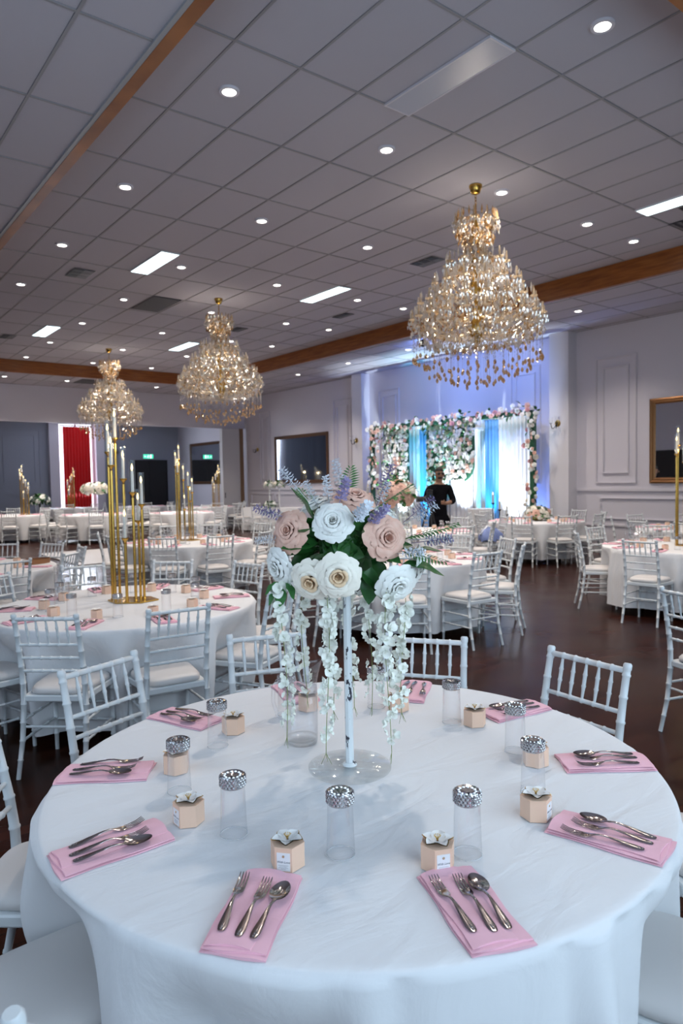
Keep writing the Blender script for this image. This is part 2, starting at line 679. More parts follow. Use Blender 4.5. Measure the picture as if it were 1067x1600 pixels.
tiled_ceiling(RX0, RX1, RY0, RY1, ZU, 2.145, 3.5175)
tiled_ceiling(XL, RX0 - 0.10, RY0 - 0.1, YE, ZL, 1.535, 4.6)
tiled_ceiling(RX1 + 0.08, XW, RY0 - 0.1, YE, ZL, 1.535, 4.6)
tiled_ceiling(RX0 - 0.10, RX1 + 0.08, RY1 + 0.08, YE, ZL, 1.535, 4.6)
struct('ceiling', MB().box(XL, XW, YN, RY0 - 0.1, ZL, ZL + 0.08).mesh('ceiling', 'ceiling_tile'))
struct('ceiling', MB().box(XL, XW, YE + 0.2, YF, 4.1, 4.18).mesh('ceiling', 'wall_paint'))
struct('ceiling', MB().box(XL - 0.2, XW + 0.2, YN - 0.2, YF + 0.2, 5.1, 5.15).mesh('ceiling', 'wall_paint'))

# timber fascia round the tray: left, right, near, end, with a metal angle on the lower side of the left one
zb = ZL - 0.015
struct('trim_1', MB().box(RX0 - 0.10, RX0, RY0 - 0.1, RY1 + 0.08, zb, ZU + 0.05).mesh('trim', 'beam_wood'))
struct('trim_2', MB().box(RX1, RX1 + 0.08, RY0 - 0.1, RY1 + 0.08, zb, ZU + 0.05).mesh('trim', 'beam_wood'))
struct('trim_3', MB().box(RX0, RX1, RY0 - 0.1, RY0, zb, ZU + 0.05).mesh('trim', 'beam_wood'))
struct('trim_4', MB().box(RX0, RX1, RY1, RY1 + 0.08, zb, ZU + 0.05).mesh('trim', 'beam_wood'))
struct('trim_5', MB().box(RX0 - 0.135, RX0 - 0.10, RY0 - 0.1, RY1 + 0.08, ZL - 0.012, ZL + 0.03).mesh('trim', 'trim_alu'))

# ---- walls
wall_r = struct('wall_right', MB().box(XW, XW + 0.2, YN - 0.2, YF + 0.2, 0, 5.1).mesh('wall_right', 'wall_paint'))
m = MB()
for y0, y1, z0, z1 in ((YN - 0.2, 0.4, 0, 5.1), (4.8, YF + 0.2, 0, 5.1), (0.4, 4.8, 0, 1.05), (0.4, 4.8, 3.25, 5.1)):
    m.box(XL - 0.2, XL, y0, y1, z0, z1)
wall_l = struct('wall_left', m.mesh('wall_left', 'wall_paint'))
m = MB()
for x0, x1, z0, z1 in ((XL, -0.8, 0, 5.1), (5.6, XW, 0, 5.1), (-0.8, 5.6, 0, 1.05), (-0.8, 5.6, 3.25, 5.1)):
    m.box(x0, x1, YN - 0.2, YN, z0, z1)
struct('wall_near', m.mesh('wall_near', 'wall_paint'))
m = MB()
m.box(XL, XW, YE, YE + 0.2, 3.52, 5.1)
m.box(XL, 4.0, YE, YE + 0.2, 0, 3.52)
struct('wall_end', m.mesh('wall_end', 'wall_paint'))
m = MB()
for x0, x1, z0, z1 in ((XL, 8.05, 0, 4.18), (9.45, XW, 0, 4.18), (8.05, 9.45, 0, 0.3), (8.05, 9.45, 3.95, 4.18)):
    m.box(x0, x1, YF, YF + 0.2, z0, z1)
wall_b = struct('wall_back', m.mesh('wall_back', 'back_wall_dim'))
struct('trim_6', MB().box(7.68, 8.03, YF - 0.25, YF, 0, 4.1).mesh('trim', 'wall_paint'))
struct('trim_7', MB().box(9.47, 9.8, YF - 0.25, YF, 0, 4.1).mesh('trim', 'wall_paint'))
# folded partition leaf and its timber jamb under the bulkhead
pt = thing('folding_partition', 'pale folded partition panel standing at the end of the mirror wall', 'partition', (12.45, 22.42, 0))
build(pt, [('panel', MB().box(-0.36, 0.345, -0.06, 0.06, 0.01, 3.5).mesh('panel', 'partition'), None, ()),
           ('panel', MB().box(-0.34, 0.345, 0.07, 0.17, 0.01, 3.5).mesh('panel', 'partition'), None, ()),
           ('edge_strip', MB().box(0.35, 0.50, -0.07, 0.16, 0.01, 3.51).mesh('edge_strip', 'partition_edge'), None, ()),
           ('handle', MB().rod((-0.30, -0.09, 1.0), (-0.30, -0.09, 1.2), 0.012).mesh('handle', 'dark_metal'), None, ())])
# windows behind the camera
for n, (ax, o0, o1, at) in enumerate((('x', -0.8, 5.6, YN - 0.1), ('y', 0.4, 4.8, XL - 0.1))):
    fr = MB()
    bars = [o0 + (o1 - o0) * k / 4 for k in range(5)]
    pieces = [(b - 0.03, b + 0.03, 1.05, 3.25) for b in bars] + [(o0, o1, 1.05, 1.11), (o0, o1, 3.19, 3.25)]
    for a, b, z0, z1 in pieces:
        fr.box(a, b, at - 0.03, at + 0.03, z0, z1) if ax == 'x' else fr.box(at - 0.03, at + 0.03, a, b, z0, z1)
    wo = struct('window_%d' % (n + 1), fr.mesh('window', 'moulding_paint'))
    for k in range(4):
        a, b = bars[k] + 0.03, bars[k + 1] - 0.03
        p = MB()
        p.box(a, b, at - 0.004, at + 0.004, 1.11, 3.19) if ax == 'x' else p.box(at - 0.004, at + 0.004, a, b, 1.11, 3.19)
        obj('pane', p.mesh('pane', 'glass'), wo)


# ---- mouldings on the right wall (rectangles of small timber on the plaster)
def rect_frame(y0, y1, z0, z1, wd=0.035, dp=0.022, x=XW, parent=None, name='panel_moulding', mt='moulding_paint', axis='x'):
    parent = parent or wall_r
    for a0, a1, b0, b1 in ((y0, y1, z0, z0 + wd), (y0, y1, z1 - wd, z1), (y0, y0 + wd, z0 + wd, z1 - wd), (y1 - wd, y1, z0 + wd, z1 - wd)):
        m = MB()
        if axis == 'x':
            m.box(x - dp, x, a0, a1, b0, b1)
            m.box(x - dp * 1.6, x - dp, a0 + wd * 0.3 if a1 - a0 > wd * 2 else a0 + wd * 0.3, a1 - wd * 0.3, b0 + wd * 0.3, b1 - wd * 0.3)
        else:
            m.box(a0, a1, x - dp, x, b0, b1)
        obj(name, m.mesh(name, mt), parent)


for y0, y1, z1 in ((7.25, 8.15, 4.0), (16.2, 17.08, 4.04), (20.72, 21.42, 4.02), (2.75, 3.65, 4.0)):
    rect_frame(y0, y1, 1.43, z1)
    rect_frame(y0 + 0.16, y1 - 0.16, 1.63, z1 - 0.2)
for y0, y1 in ((14.1, 14.95), (9.5, 10.32)):
    rect_frame(y0, y1, 1.43, 4.1)
    rect_frame(y0 + 0.14, y1 - 0.14, 1.6, 3.93)
for y0, y1 in ((YN, 8.57), (15.85, 22.3)):
    obj('chair_rail', MB().box(XW - 0.04, XW, y0, y1, 1.28, 1.335).mesh('chair_rail', 'moulding_paint'), wall_r)
    obj('chair_rail', MB().box(XW - 0.03, XW, y0, y1, 0.56, 0.60).mesh('chair_rail', 'moulding_paint'), wall_r)
struct('baseboard_right', MB().box(XW - 0.03, XW, YN, YF, 0, 0.16).mesh('baseboard', 'moulding_paint'))
for y0, y1 in ((6.3, 8.05), (4.2, 6.1), (16.3, 18.2), (18.4, 20.4), (20.6, 22.1)):
    rect_frame(y0, y1, 0.70, 1.15)
# pilasters framing the stage
struct('trim_8', MB().box(12.8, XW, 8.6, 9.07, 0, ZL).mesh('trim', 'stage_wall_paint'))
struct('trim_9', MB().box(12.8, XW, 15.37, 15.81, 0, ZL).mesh('trim', 'stage_wall_paint'))
# mouldings of the back wall
for x0, x1 in ((5.9, 7.4), (4.0, 5.6)):
    rect_frame(x0, x1, 1.5, 3.7, x=YF, parent=wall_b, mt='back_wall_dim', axis='y')
    rect_frame(x0 + 0.18, x1 - 0.18, 1.7, 3.5, x=YF, parent=wall_b, mt='back_wall_dim', axis='y')
obj('chair_rail', MB().box(XL, 7.6, YF - 0.04, YF, 1.25, 1.32).mesh('chair_rail', 'back_wall_dim'), wall_b)
obj('chair_rail', MB().box(9.85, 10.8, YF - 0.04, YF, 1.25, 1.32).mesh('chair_rail', 'back_wall_dim'), wall_b)
# window behind the red curtain, double doors and exit sign
wo = struct('window_3', MB().box(8.05, 8.12, YF, YF + 0.12, 0.3, 3.95).box(9.38, 9.45, YF, YF + 0.12, 0.3, 3.95).box(8.72, 8.78, YF, YF + 0.1, 0.3, 3.95).mesh('window', 'moulding_paint'))
for x0, x1 in ((8.12, 8.72), (8.78, 9.38)):
    obj('pane', MB().box(x0, x1, YF + 0.05, YF + 0.06, 0.3, 3.95).mesh('pane', 'daylight_pane'), wo)
dr = struct('door_1', MB().box(10.9, 10.95, YF - 0.06, YF, 0, 2.55).box(12.5, 12.55, YF - 0.06, YF, 0, 2.55).box(10.9, 12.55, YF - 0.06, YF, 2.5, 2.55).mesh('door', 'dark'))
for x0, x1, hx in ((10.96, 11.72, 11.66), (11.73, 12.49, 11.79)):
    d = obj('door_leaf', MB().box(x0, x1, YF - 0.045, YF - 0.005, 0.01, 2.5).mesh('door_leaf', 'dark'), dr)
    obj('handle', MB().rod((hx, YF - 0.09, 0.95), (hx, YF - 0.09, 1.2), 0.012).mesh('handle', 'dark_metal'), d)
# dark folding doors along the left wall, seen in the gilt mirror
for k in range(4):
    dl = struct('door_%d' % (k + 2), MB().box(XL, XL + 0.05, 11.0 + k * 2.0, 12.97 + k * 2.0, 0, 2.55).mesh('door', 'curtain_dark'))
    obj('handle', MB().rod((XL + 0.09, 11.1 + k * 2, 1.0), (XL + 0.09, 11.1 + k * 2, 1.2), 0.012).mesh('handle', 'dark_metal'), dl)
obj('chair_rail', MB().box(XL, XL + 0.03, 5.0, YE, 3.1, 3.14).mesh('chair_rail', 'moulding_paint'), wall_l)
struct('floor_1', MB().box(4.3, 8.9, 13.9, 16.9, 0, 0.025).mesh('floor', 'dance_white'))


# ================================================================ CEILING FIXTURES
ring = MB().lathe([(0.060, 0.0), (0.085, 0.0), (0.088, 0.008), (0.088, 0.02), (0.060, 0.02), (0.060, 0.0)], 20, cap0=False, cap1=False).mesh('ring', 'moulding_paint', True, 40)
lens = MB().lathe([(0.001, 0.004), (0.045, 0.004), (0.06, 0.010)], 20, cap0=False, cap1=False).mesh('lens', 'downlight_lens', True)
rows = [(2.95, [3.04, 4.83, 6.63]), (5.34, [3.04, 4.83, 6.63, 8.38, 9.54]), (7.72, [3.04, 4.82, 6.59, 8.36, 9.52]), (10.08, [3.04, 4.82, 6.57, 8.34, 9.50]),  # first row's outer two are out of view, added to brighten the near table
        (12.43, [3.06, 4.80, 6.56, 8.31, 9.44]), (14.73, [3.06, 4.79, 6.54, 8.27, 9.41]), (17.12, [3.06, 4.81, 6.54, 8.27, 9.40]), (19.42, [3.06, 4.84, 6.57, 8.26])]


def downlight(x, y, z, label, e=E_DOWN):
    t = thing('downlight', label, 'ceiling light', (x, y, z - 0.012), 0, 'ceiling downlights')
    obj('ring', ring, t)
    obj('lens', lens, t)
    if e:
        l = lamp('downlight_beam', 'SPOT', (0, 0, -0.02), e, (1.0, 0.90, 0.80), size=0.05, parent=t, spot_size=R_(120), spot_blend=0.7)
    return t


for j, (y, xs) in enumerate(rows):
    for i, x in enumerate(xs):
        downlight(x, y, ZU, 'lit round downlight, %s from the left in the %s row of the tray ceiling' % (ORD[i], ORD[j]), E_DOWN * (1.3 if j < 2 else 0.9 if j < 4 else 1.35))
for i, y in enumerate((7.45, 9.7, 11.95, 14.2, 16.49, 18.7)):
    downlight(11.4, y, ZL, 'lit round downlight, %s along the low ceiling beside the mirror wall' % ORD[i], E_DOWN * 1.2)
for i, x in enumerate((4.65, 6.33, 9.08)):
    downlight(x, 21.0, ZL, 'lit round downlight, %s from the left under the end wall bulkhead' % ORD[i], E_DOWN * 2.2)


def fluo(x0, y0, label, on=True):
    t = thing('fluorescent_panel', label, 'ceiling light', (x0 + 0.15, y0 + 0.6, ZU - 0.016), 0, 'fluorescent panels')
    f = MB()
    for a in ((-0.15, -0.135, -0.6, 0.6), (0.135, 0.15, -0.6, 0.6), (-0.135, 0.135, -0.6, -0.585), (-0.135, 0.135, 0.585, 0.6)):
        f.box(a[0], a[1], a[2], a[3], 0, 0.02)
    obj('frame', f.mesh('frame', 'moulding_paint'), t)
    obj('diffuser', MB().box(-0.135, 0.135, -0.585, 0.585, 0.002, 0.014).mesh('diffuser', 'fluo_panel' if on else 'fluo_off'), t)


fluo(4.245, 3.5175, 'unlit fluorescent panel above the nearest crystal chandelier', False)
fluo(4.245, 9.5175, 'lit fluorescent panel left of the middle crystal chandelier')
fluo(4.245, 15.3175, 'small lit fluorescent panel furthest left near the end beam')
fluo(7.46, 9.5175, 'lit fluorescent panel between the two nearer chandeliers')
fluo(8.45, 3.5175, 'lit fluorescent panel at the right edge of the ceiling')
fluo(7.46, 15.3175, 'lit fluorescent panel glimpsed behind the middle chandelier')


def slot_vent(x0, x1, y0, y1, label, z=ZU):
    t = thing('ceiling_vent', label, 'air vent', ((x0 + x1) / 2, (y0 + y1) / 2, z - 0.014), 0, 'ceiling vents')
    hx, hy = (x1 - x0) / 2, (y1 - y0) / 2
    obj('frame', MB().box(-hx, hx, -hy, hy, 0.006, 0.012).mesh('frame', 'vent_grey'), t)
    for k in range(3):
        a = -hy + (k + 0.12) * 2 * hy / 3
        s_ = obj('louvre', MB().box(-hx * 0.92, 0.0, a, a + 2 * hy / 3 * 0.76, 0, 0.008).mesh('louvre', 'vent_dark'), t)
        obj('louvre', MB().box(hx * 0.05, hx * 0.92, a, a + 2 * hy / 3 * 0.76, 0.002, 0.008).mesh('louvre', 'vent_grey'), t)


def grille(x0, x1, y0, y1, label, z=ZU):
    t = thing('ceiling_vent', label, 'air vent', ((x0 + x1) / 2, (y0 + y1) / 2, z - 0.014), 0, 'ceiling vents')
    hx, hy = (x1 - x0) / 2, (y1 - y0) / 2
    obj('backing', MB().box(-hx, hx, -hy, hy, 0.009, 0.014).mesh('backing', 'vent_dark'), t)
    n = 12
    sl = MB().box(-hx, hx, -0.022, 0.022, 0, 0.006).mesh('slat', 'vent_grey')
    for k in range(n):
        obj('slat', sl, t, (0, -hy + (k + 0.5) * 2 * hy / n, 0))


slot_vent(3.5, 3.82, 11.03, 11.53, 'dark slotted air vent on the left between two downlights')
grille(5.15, 5.68, 11.9, 13.0, 'large dark grey return grille left of the middle chandelier')
slot_vent(7.63, 7.92, 7.46, 7.94, 'slotted air vent just left of the nearest chandelier')
slot_vent(8.78, 9.0, 10.98, 11.45, 'small slotted air vent between fluorescent panel and right beam')
slot_vent(7.62, 7.9, 13.3, 13.75, 'small slotted air vent right of the middle chandelier')
grille(9.3, 9.85, 3.6, 4.72, 'dark return grille at the right edge by the timber beam')
slot_vent(8.84, 9.1, 3.9, 4.36, 'slotted air vent beside the right edge fluorescent panel')
slot_vent(3.72, 4.0, 16.75, 17.2, 'small slotted air vent at the left edge of the picture')
grille(6.6, 7.2, 20.45, 21.3, 'dark return grille in the low ceiling by the end wall', ZL)


# ================================================================ MIRRORS, SCONCES, CURTAIN, EXIT
def mirror(y0, y1, z0, z1, label, mt, gl='mirror', wd=0.11):
    t = thing('wall_mirror', label, 'mirror', (XW, (y0 + y1) / 2, z0))
    hy, h = (y1 - y0) / 2, z1 - z0
    # four mitred bars with a stepped profile
    prof = [(0.0, 0.0), (0.05, 0.0), (0.06, 0.25), (0.045, 0.5), (0.05, 0.7), (0.025, 1.0), (0.0, 1.0)]
    cs = [(-hy, 0), (hy, 0), (hy, h), (-hy, h)]
    inn = [(-hy + wd, wd), (hy - wd, wd), (hy - wd, h - wd), (-hy + wd, h - wd)]
    for k in range(4):
        a, b, ia, ib = cs[k], cs[(k + 1) % 4], inn[k], inn[(k + 1) % 4]
        m = MB()
        vs, fs = [], []
        for d, tt in prof:
            for p, q in ((a, ia), (b, ib)):
                vs.append((-d, p[0] + (q[0] - p[0]) * tt, p[1] + (q[1] - p[1]) * tt))
        for i in range(len(prof) - 1):
            fs.append((2 * i, 2 * i + 1, 2 * i + 3, 2 * i + 2))
        m.add(vs, fs)
        obj('frame_bar', m.mesh('frame_bar', mt), t)
    obj('glass', MB().box(-0.02, -0.012, -hy + wd * 0.9, hy - wd * 0.9, wd * 0.9, h - wd * 0.9).mesh('glass', gl), t)


mirror(3.92, 6.97, 1.43, 3.06, 'gilt framed wall mirror cut by the right edge of the picture', 'mirror_frame')
mirror(17.36, 20.41, 1.5, 3.1, 'dark bronze framed wall mirror left of the floral arch', 'mirror_frame_dark', 'mirror_dimmed')
mirror(24.3, 27.0, 1.5, 3.18, 'dark framed mirror in the back room beside the doors', 'mirror_frame_dark')


def sconce(x, y, z, rz, label):
    t = thing('wall_sconce', label, 'wall lamp', (x, y, z), rz, 'wall sconces')     # plate at local x=0, lamp towards -x
    obj('back_plate', MB().lathe([(0.001, -0.02), (0.035, -0.02), (0.07, -0.008), (0.07, 0.0)], 14, axis=(1, 0, 0), cap0=False).mesh('back_plate', 'gold_leaf', True, 40), t)
    for s_ in (-1, 1):
        pts = [(-0.01, 0, 0)] + [(-0.03 - 0.11 * math.sin(a), s_ * 0.075 * a / 1.8, -0.11 * math.sin(a * 1.7)) for a in [k * 0.225 for k in range(1, 9)]]
        arm = obj('arm', MB().tube(pts, 0.008, 6).mesh('arm', 'dark_metal', True), t)
        e = Vector(pts[-1])
        obj('cup', MB().lathe([(0.012, 0), (0.03, 0.008), (0.032, 0.014), (0.01, 0.014)], 10, e).mesh('cup', 'dark_metal', True, 40), arm)
        obj('shade', MB().lathe([(0.03, 0.014), (0.042, 0.05), (0.04, 0.1), (0.05, 0.15)], 12, e, cap0=False, cap1=False).mesh('shade', 'glass', True), arm)


sconce(12.8, 8.86, 2.72, 0, 'brass wall sconce on the pilaster right of the floral arch')
sconce(12.8, 15.62, 2.72, 0, 'brass wall sconce on the pilaster left of the floral arch')
sconce(XW, 21.6, 2.72, 0, 'dark wall sconce beside the folded partition')
sconce(10.4, YF, 2.85, -PI / 2, 'small dark sconce on the back wall left of the exit')

ct = thing('red_curtain', 'long red pleated curtain hanging over the bright back window', 'curtain', (8.74, YF - 0.12, 0))
obj('fabric', MB().surf(lambda u, v: ((u - 0.5) * 1.06 * (1 - 0.02 * v), 0.045 * math.sin(u * 2 * PI * 9) * (0.6 + 0.4 * (1 - v)) - 0.03, 0.01 + v * 3.83), 108, 8).mesh('fabric', 'curtain_red', True), ct)
obj('rod', MB().rod((-0.62, 0, 3.88), (0.62, 0, 3.88), 0.02).mesh('rod', 'dark_metal'), ct)
for k in range(9):
    obj('ring', MB().lathe([(0.022, -0.004), (0.03, 0), (0.022, 0.004)], 10, (-0.48 + k * 0.12, 0, 3.88), (1, 0, 0), False, False).mesh('ring', 'dark_metal'), ct)

ex = thing('exit_sign', 'green illuminated exit sign with running figure above the black doors', 'exit sign', (11.7, YF - 0.08, 2.6))
obj('housing', MB().box(-0.23, 0.23, 0.0, 0.05, 0, 0.2).mesh('housing', 'moulding_paint'), ex)
obj('face', MB().box(-0.215, 0.215, -0.008, 0.0, 0.015, 0.185).mesh('face', 'exit_green'), ex)
fg = MB()
fg.ball((0.0, -0.014, 0.15), 0.016, 8, 5, (1, 0.3, 1))
for p, q, r in (((0, -0.012, 0.135), (-0.02, -0.012, 0.085), 0.014), ((-0.02, -0.012, 0.085), (0.02, -0.012, 0.06), 0.009), ((0.02, -0.012, 0.06), (0.01, -0.012, 0.03), 0.008),
                ((-0.02, -0.012, 0.085), (-0.045, -0.012, 0.055), 0.009), ((-0.045, -0.012, 0.055), (-0.075, -0.012, 0.055), 0.008), ((0, -0.012, 0.13), (0.035, -0.012, 0.105), 0.007), ((0, -0.012, 0.13), (-0.04, -0.012, 0.115), 0.007)):
    fg.rod(p, q, r, n=5)
obj('running_figure', fg.mesh('running_figure', 'exit_white'), ex)
obj('doorway', MB().box(0.07, 0.14, -0.012, -0.008, 0.03, 0.17).mesh('doorway', 'exit_white'), ex)
am = MB()
am.add([(-0.19, -0.012, 0.1), (-0.14, -0.012, 0.135), (-0.14, -0.012, 0.11), (-0.1, -0.012, 0.11), (-0.1, -0.012, 0.09), (-0.14, -0.012, 0.09), (-0.14, -0.012, 0.065)], [(0, 6, 5, 4, 3, 2, 1)])
obj('arrow', am.mesh('arrow', 'exit_white'), ex)


# ================================================================ CHAIRS
def chair_spec(n=10):
    W = 'chair_white'
    spec = []
    fr = MB()
    fr.prism([(-0.175, -0.20), (0.175, -0.20), (0.20, 0.17), (0.185, 0.20), (-0.185, 0.20), (-0.20, 0.17)], 0.415, 0.452, 0.006)
    spec.append(('seat_frame', fr.mesh('seat_frame', W), None, ()))

    def cush(u, v):
        a = 2 * PI * u
        e = 0.45
        cx = math.copysign(abs(math.cos(a)) ** e, math.cos(a))
        cy = math.copysign(abs(math.sin(a)) ** e, math.sin(a))
        k = [0.94, 1.0, 1.0, 0.93, 0.7, 0.35, 0.001][int(round(v * 6))]
        z = [0.452, 0.458, 0.476, 0.490, 0.499, 0.503, 0.504][int(round(v * 6))]
        y = cy * 0.195 * k
        return (cx * (0.178 + 0.02 * (y / 0.2)) * k, y, z)
    spec.append(('cushion', MB().surf(cush, 40, 6, True).mesh('cushion', 'cushion', True), None, ()))
    # rear legs run up as the back stiles
    st = [Vector((0.188, -0.262, 0.0)), Vector((0.181, -0.215, 0.20)), Vector((0.178, -0.192, 0.40)), Vector((0.177, -0.190, 0.47)), Vector((0.176, -0.205, 0.60)), Vector((0.175, -0.238, 0.78)), Vector((0.175, -0.270, 0.918))]
    for s_ in (-1, 1):
        P, Rr = [], []
        rings = [0.10, 0.20, 0.30, 0.40, 0.52, 0.62, 0.71, 0.80, 0.88]
        z = 0.0
        zs = sorted([0.0] + [q + d for q in rings for d in (-0.006, -0.003, 0.003, 0.006)] + [0.898, 0.902, 0.918, 0.924])
        for z in zs:
            for i in range(len(st) - 1):
                if st[i].z <= z <= st[i + 1].z + 1e-4 or i == len(st) - 2:
                    t = (z - st[i].z) / (st[i + 1].z - st[i].z)
                    p = st[i].lerp(st[i + 1], t)
                    break
            P.append((p.x * s_, p.y, p.z))
            r = 0.0125 + 0.0035 * sm(0, 0.4, z) - 0.002 * sm(0.5, 0.9, z)
            if any(abs(z - q) < 0.004 for q in rings):
                r += 0.0025
            if z >= 0.902:
                r = 0.0165
            if z > 0.92:
                r = 0.012
            Rr.append(r)
        spec.append(('leg', MB().tube(P, Rr, n).mesh('leg', W, True, 50), None, ()))
        spec.append(('leg', MB().rod((s_ * 0.178, 0.178, 0), (s_ * 0.178, 0.172, 0.418), 0.0115, 0.0155, n, (0.10, 0.2, 0.3, 0.385), rh=0.003).mesh('leg', W, True, 50), None, ()))
        for z in (0.20, 0.31):
            k = (0.4 - z)
            spec.append(('stretcher', MB().rod((s_ * 0.181, -0.195 - 0.09 * k, z), (s_ * 0.178, 0.175, z), 0.008, None, 7, (0.1, 0.2, 0.29), rh=0.0025).mesh('stretcher', W, True, 50), None, ()))

    def sy(z):
        return -0.205 - 0.065 * sm(0.55, 0.95, z) * 1.0
    yb = {0.895: -0.266, 0.745: -0.232, 0.668: -0.217, 0.592: -0.204}
    for i, (z, y) in enumerate(yb.items()):
        r = 0.0115 if i == 0 else 0.0088
        spec.append(('top_rail' if i == 0 else 'back_rail', MB().rod((-0.176, y, z), (0.176, y, z), r, None, n, (0.065, 0.1225, 0.176, 0.2295, 0.287), rh=0.0025).mesh('back_rail', W, True, 50), None, ()))
    for k in range(5):
        x = -0.1135 + k * 0.05675
        p = MB()
        p.lathe([(0.0045, 0), (0.006, 0.03), (0.0075, 0.05), (0.0098, 0.056), (0.0075, 0.062), (0.0078, 0.095), (0.0100, 0.100), (0.0078, 0.106), (0.006, 0.125), (0.0045, 0.154)], n - 2, (x, -0.232, 0.745), (0, -0.034, 0.15))
        spec.append(('spindle', p.mesh('spindle', W, True, 60), None, ()))
    spec.append(('stretcher', MB().rod((-0.18, -0.20, 0.275), (0.18, -0.20, 0.275), 0.008, None, 7, (0.1, 0.18, 0.26), rh=0.0025).mesh('stretcher', W, True, 50), None, ()))
    for z in (0.19, 0.30):
        spec.append(('stretcher', MB().rod((-0.178, 0.176, z), (0.178, 0.176, z), 0.008, None, 7, (0.1, 0.18, 0.26), rh=0.0025).mesh('stretcher', W, True, 50), None, ()))
    return spec


CHAIR = chair_spec()
# far chairs: frame and cushion only
_fm = MB()
for nm, me, mx, sub in chair_spec(5):
    if nm != 'cushion':
        _fm.add([tuple(v.co) for v in me.vertices], [tuple(p.vertices) for p in me.polygons])
FAR_CHAIR = [('frame', _fm.mesh('frame', 'chair_white', True, 50), None, ()), ('cushion', CHAIR[1][1], None, ())]


def chair(x, y, rz, label, group, far=False):
    t = thing('chiavari_chair', label, 'chair', (x, y, 0), rz, group)
    build(t, FAR_CHAIR if far else CHAIR)
    return t


# ================================================================ TABLES
TABLES = {}


def cloth_mesh(R, chairs, seed, n, rows, hem=0.09, zt=0.75, amp=0.085):
    """chairs: angles (deg, in the table's own frame = world) whose seats push the skirt in"""
    rnd = random.Random(seed)
    ridges = []
    k, a = 0, 0.0
    while a < 360:
        wd = rnd.uniform(5, 13)
        ridges.append((a + wd / 2, wd, rnd.uniform(0.35, 1.0)))
        a += wd

    def fold(deg):
        s_ = 0.0
        for c, wd, am in ridges:
            d = (deg - c + 180) % 360 - 180
            if abs(d) < wd:
                s_ += am * math.cos(d / wd * PI / 2) ** 2
        return s_ - 0.55
    prof = [(0.0, 0), (0.25, 0), (0.5, 0), (0.75, 0), (0.92, 0), (0.972, 0)]
    vs, fs = [], []
    zs = [zt] * len(prof)
    ring_n = len(prof)
    skirt = [zt - (zt - hem) * (j / rows) ** 1.15 for j in range(rows + 1)]
    for i, (q, _) in enumerate(prof):
        for k in range(n):
            d = 360.0 * k / n
            r = max(q * R, 0.002)
            vs.append((r * math.cos(R_(d)), r * math.sin(R_(d)), zt))
    for q, dz in ((0.988, 0.0008), (0.997, 0.004)):
        for k in range(n):
            d = 360.0 * k / n
            r = q * R
            vs.append((r * math.cos(R_(d)), r * math.sin(R_(d)), zt - dz))
        ring_n += 1
    F = [fold(360.0 * k / n) for k in range(n)]
    for j, z in enumerate(skirt):
        t = (zt - z) / (zt - hem)
        z2 = min(z, zt - 0.010)
        for k in range(n):
            d = 360.0 * k / n
            am = 0.3 + 0.7 * sm(0.0, 0.5, t) if j else 0.0
            r = R + 0.035 * t + F[k] * amp * am
            for c, D in chairs:
                dd = abs((d - c + 180) % 360 - 180)
                hw = 15 + 6 * t
                if dd < hw:
                    p = 1 - sm(hw * 0.45, hw, dd)
                    lim = D - 0.225 + 0.02 * F[k]
                    q = sm(0.02, 0.40, t) * p
                    if r > lim:
                        r = r + (lim - r) * q
            zz = z2 + (0.012 * F[k] if j == rows else 0)
            vs.append((r * math.cos(R_(d)), r * math.sin(R_(d)), zz))
        ring_n += 1
    for i in range(ring_n - 1):
        for k in range(n):
            k2 = (k + 1) % n
            fs.append((i * n + k, i * n + k2, (i + 1) * n + k2, (i + 1) * n + k))
    m = MB()
    m.add(vs, fs)
    return m


top_me = MB().lathe([(0.87, 0.0), (0.88, 0.006), (0.88, 0.024), (0.87, 0.03)], 48, (0, 0, 0.712)).mesh('table_top', 'partition_edge')
leg_me = MB().rod((0, 0, 0), (0, 0, 0.712), 0.018).mesh('leg', 'dark_metal')


def table(key, x, y, phrase, label, chairs, D=1.0, R=0.90, seed=1, n=192, rows=14, far=False, cloth=True):
    """round banquet table with its cloth and chairs; chairs: list of angles (deg) or (angle, distance)"""
    TABLES[key] = (x, y, phrase)
    cs = [c if isinstance(c, tuple) else (c, D) for c in chairs]
    t = thing('banquet_table', label, 'table', (x, y, 0), 0, 'round banquet tables')
    push = [(c, d) for c, d in cs if d < 1.13]
    obj('tablecloth', cloth_mesh(R, push, seed, n, rows, amp=0.12 if key == 'T0' else 0.085).mesh('tablecloth', 'white_cloth', True), t)
    obj('table_top', top_me, t)
    for k in range(4):
        obj('leg', leg_me, t, (0.45 * math.cos(PI / 4 + k * PI / 2), 0.45 * math.sin(PI / 4 + k * PI / 2), 0))
    hs = hours(x, y, [c for c, d in cs])
    for (a, d), h in zip(cs, hs):
        ca, sa = math.cos(R_(a)), math.sin(R_(a))
        rz = R_(a) + PI / 2 + random.uniform(-0.05, 0.05)
        chair(x + d * ca, y + d * sa, rz, "white chiavari chair at the %s o'clock side of %s" % (h, phrase), 'chairs at ' + phrase, far)
    return t


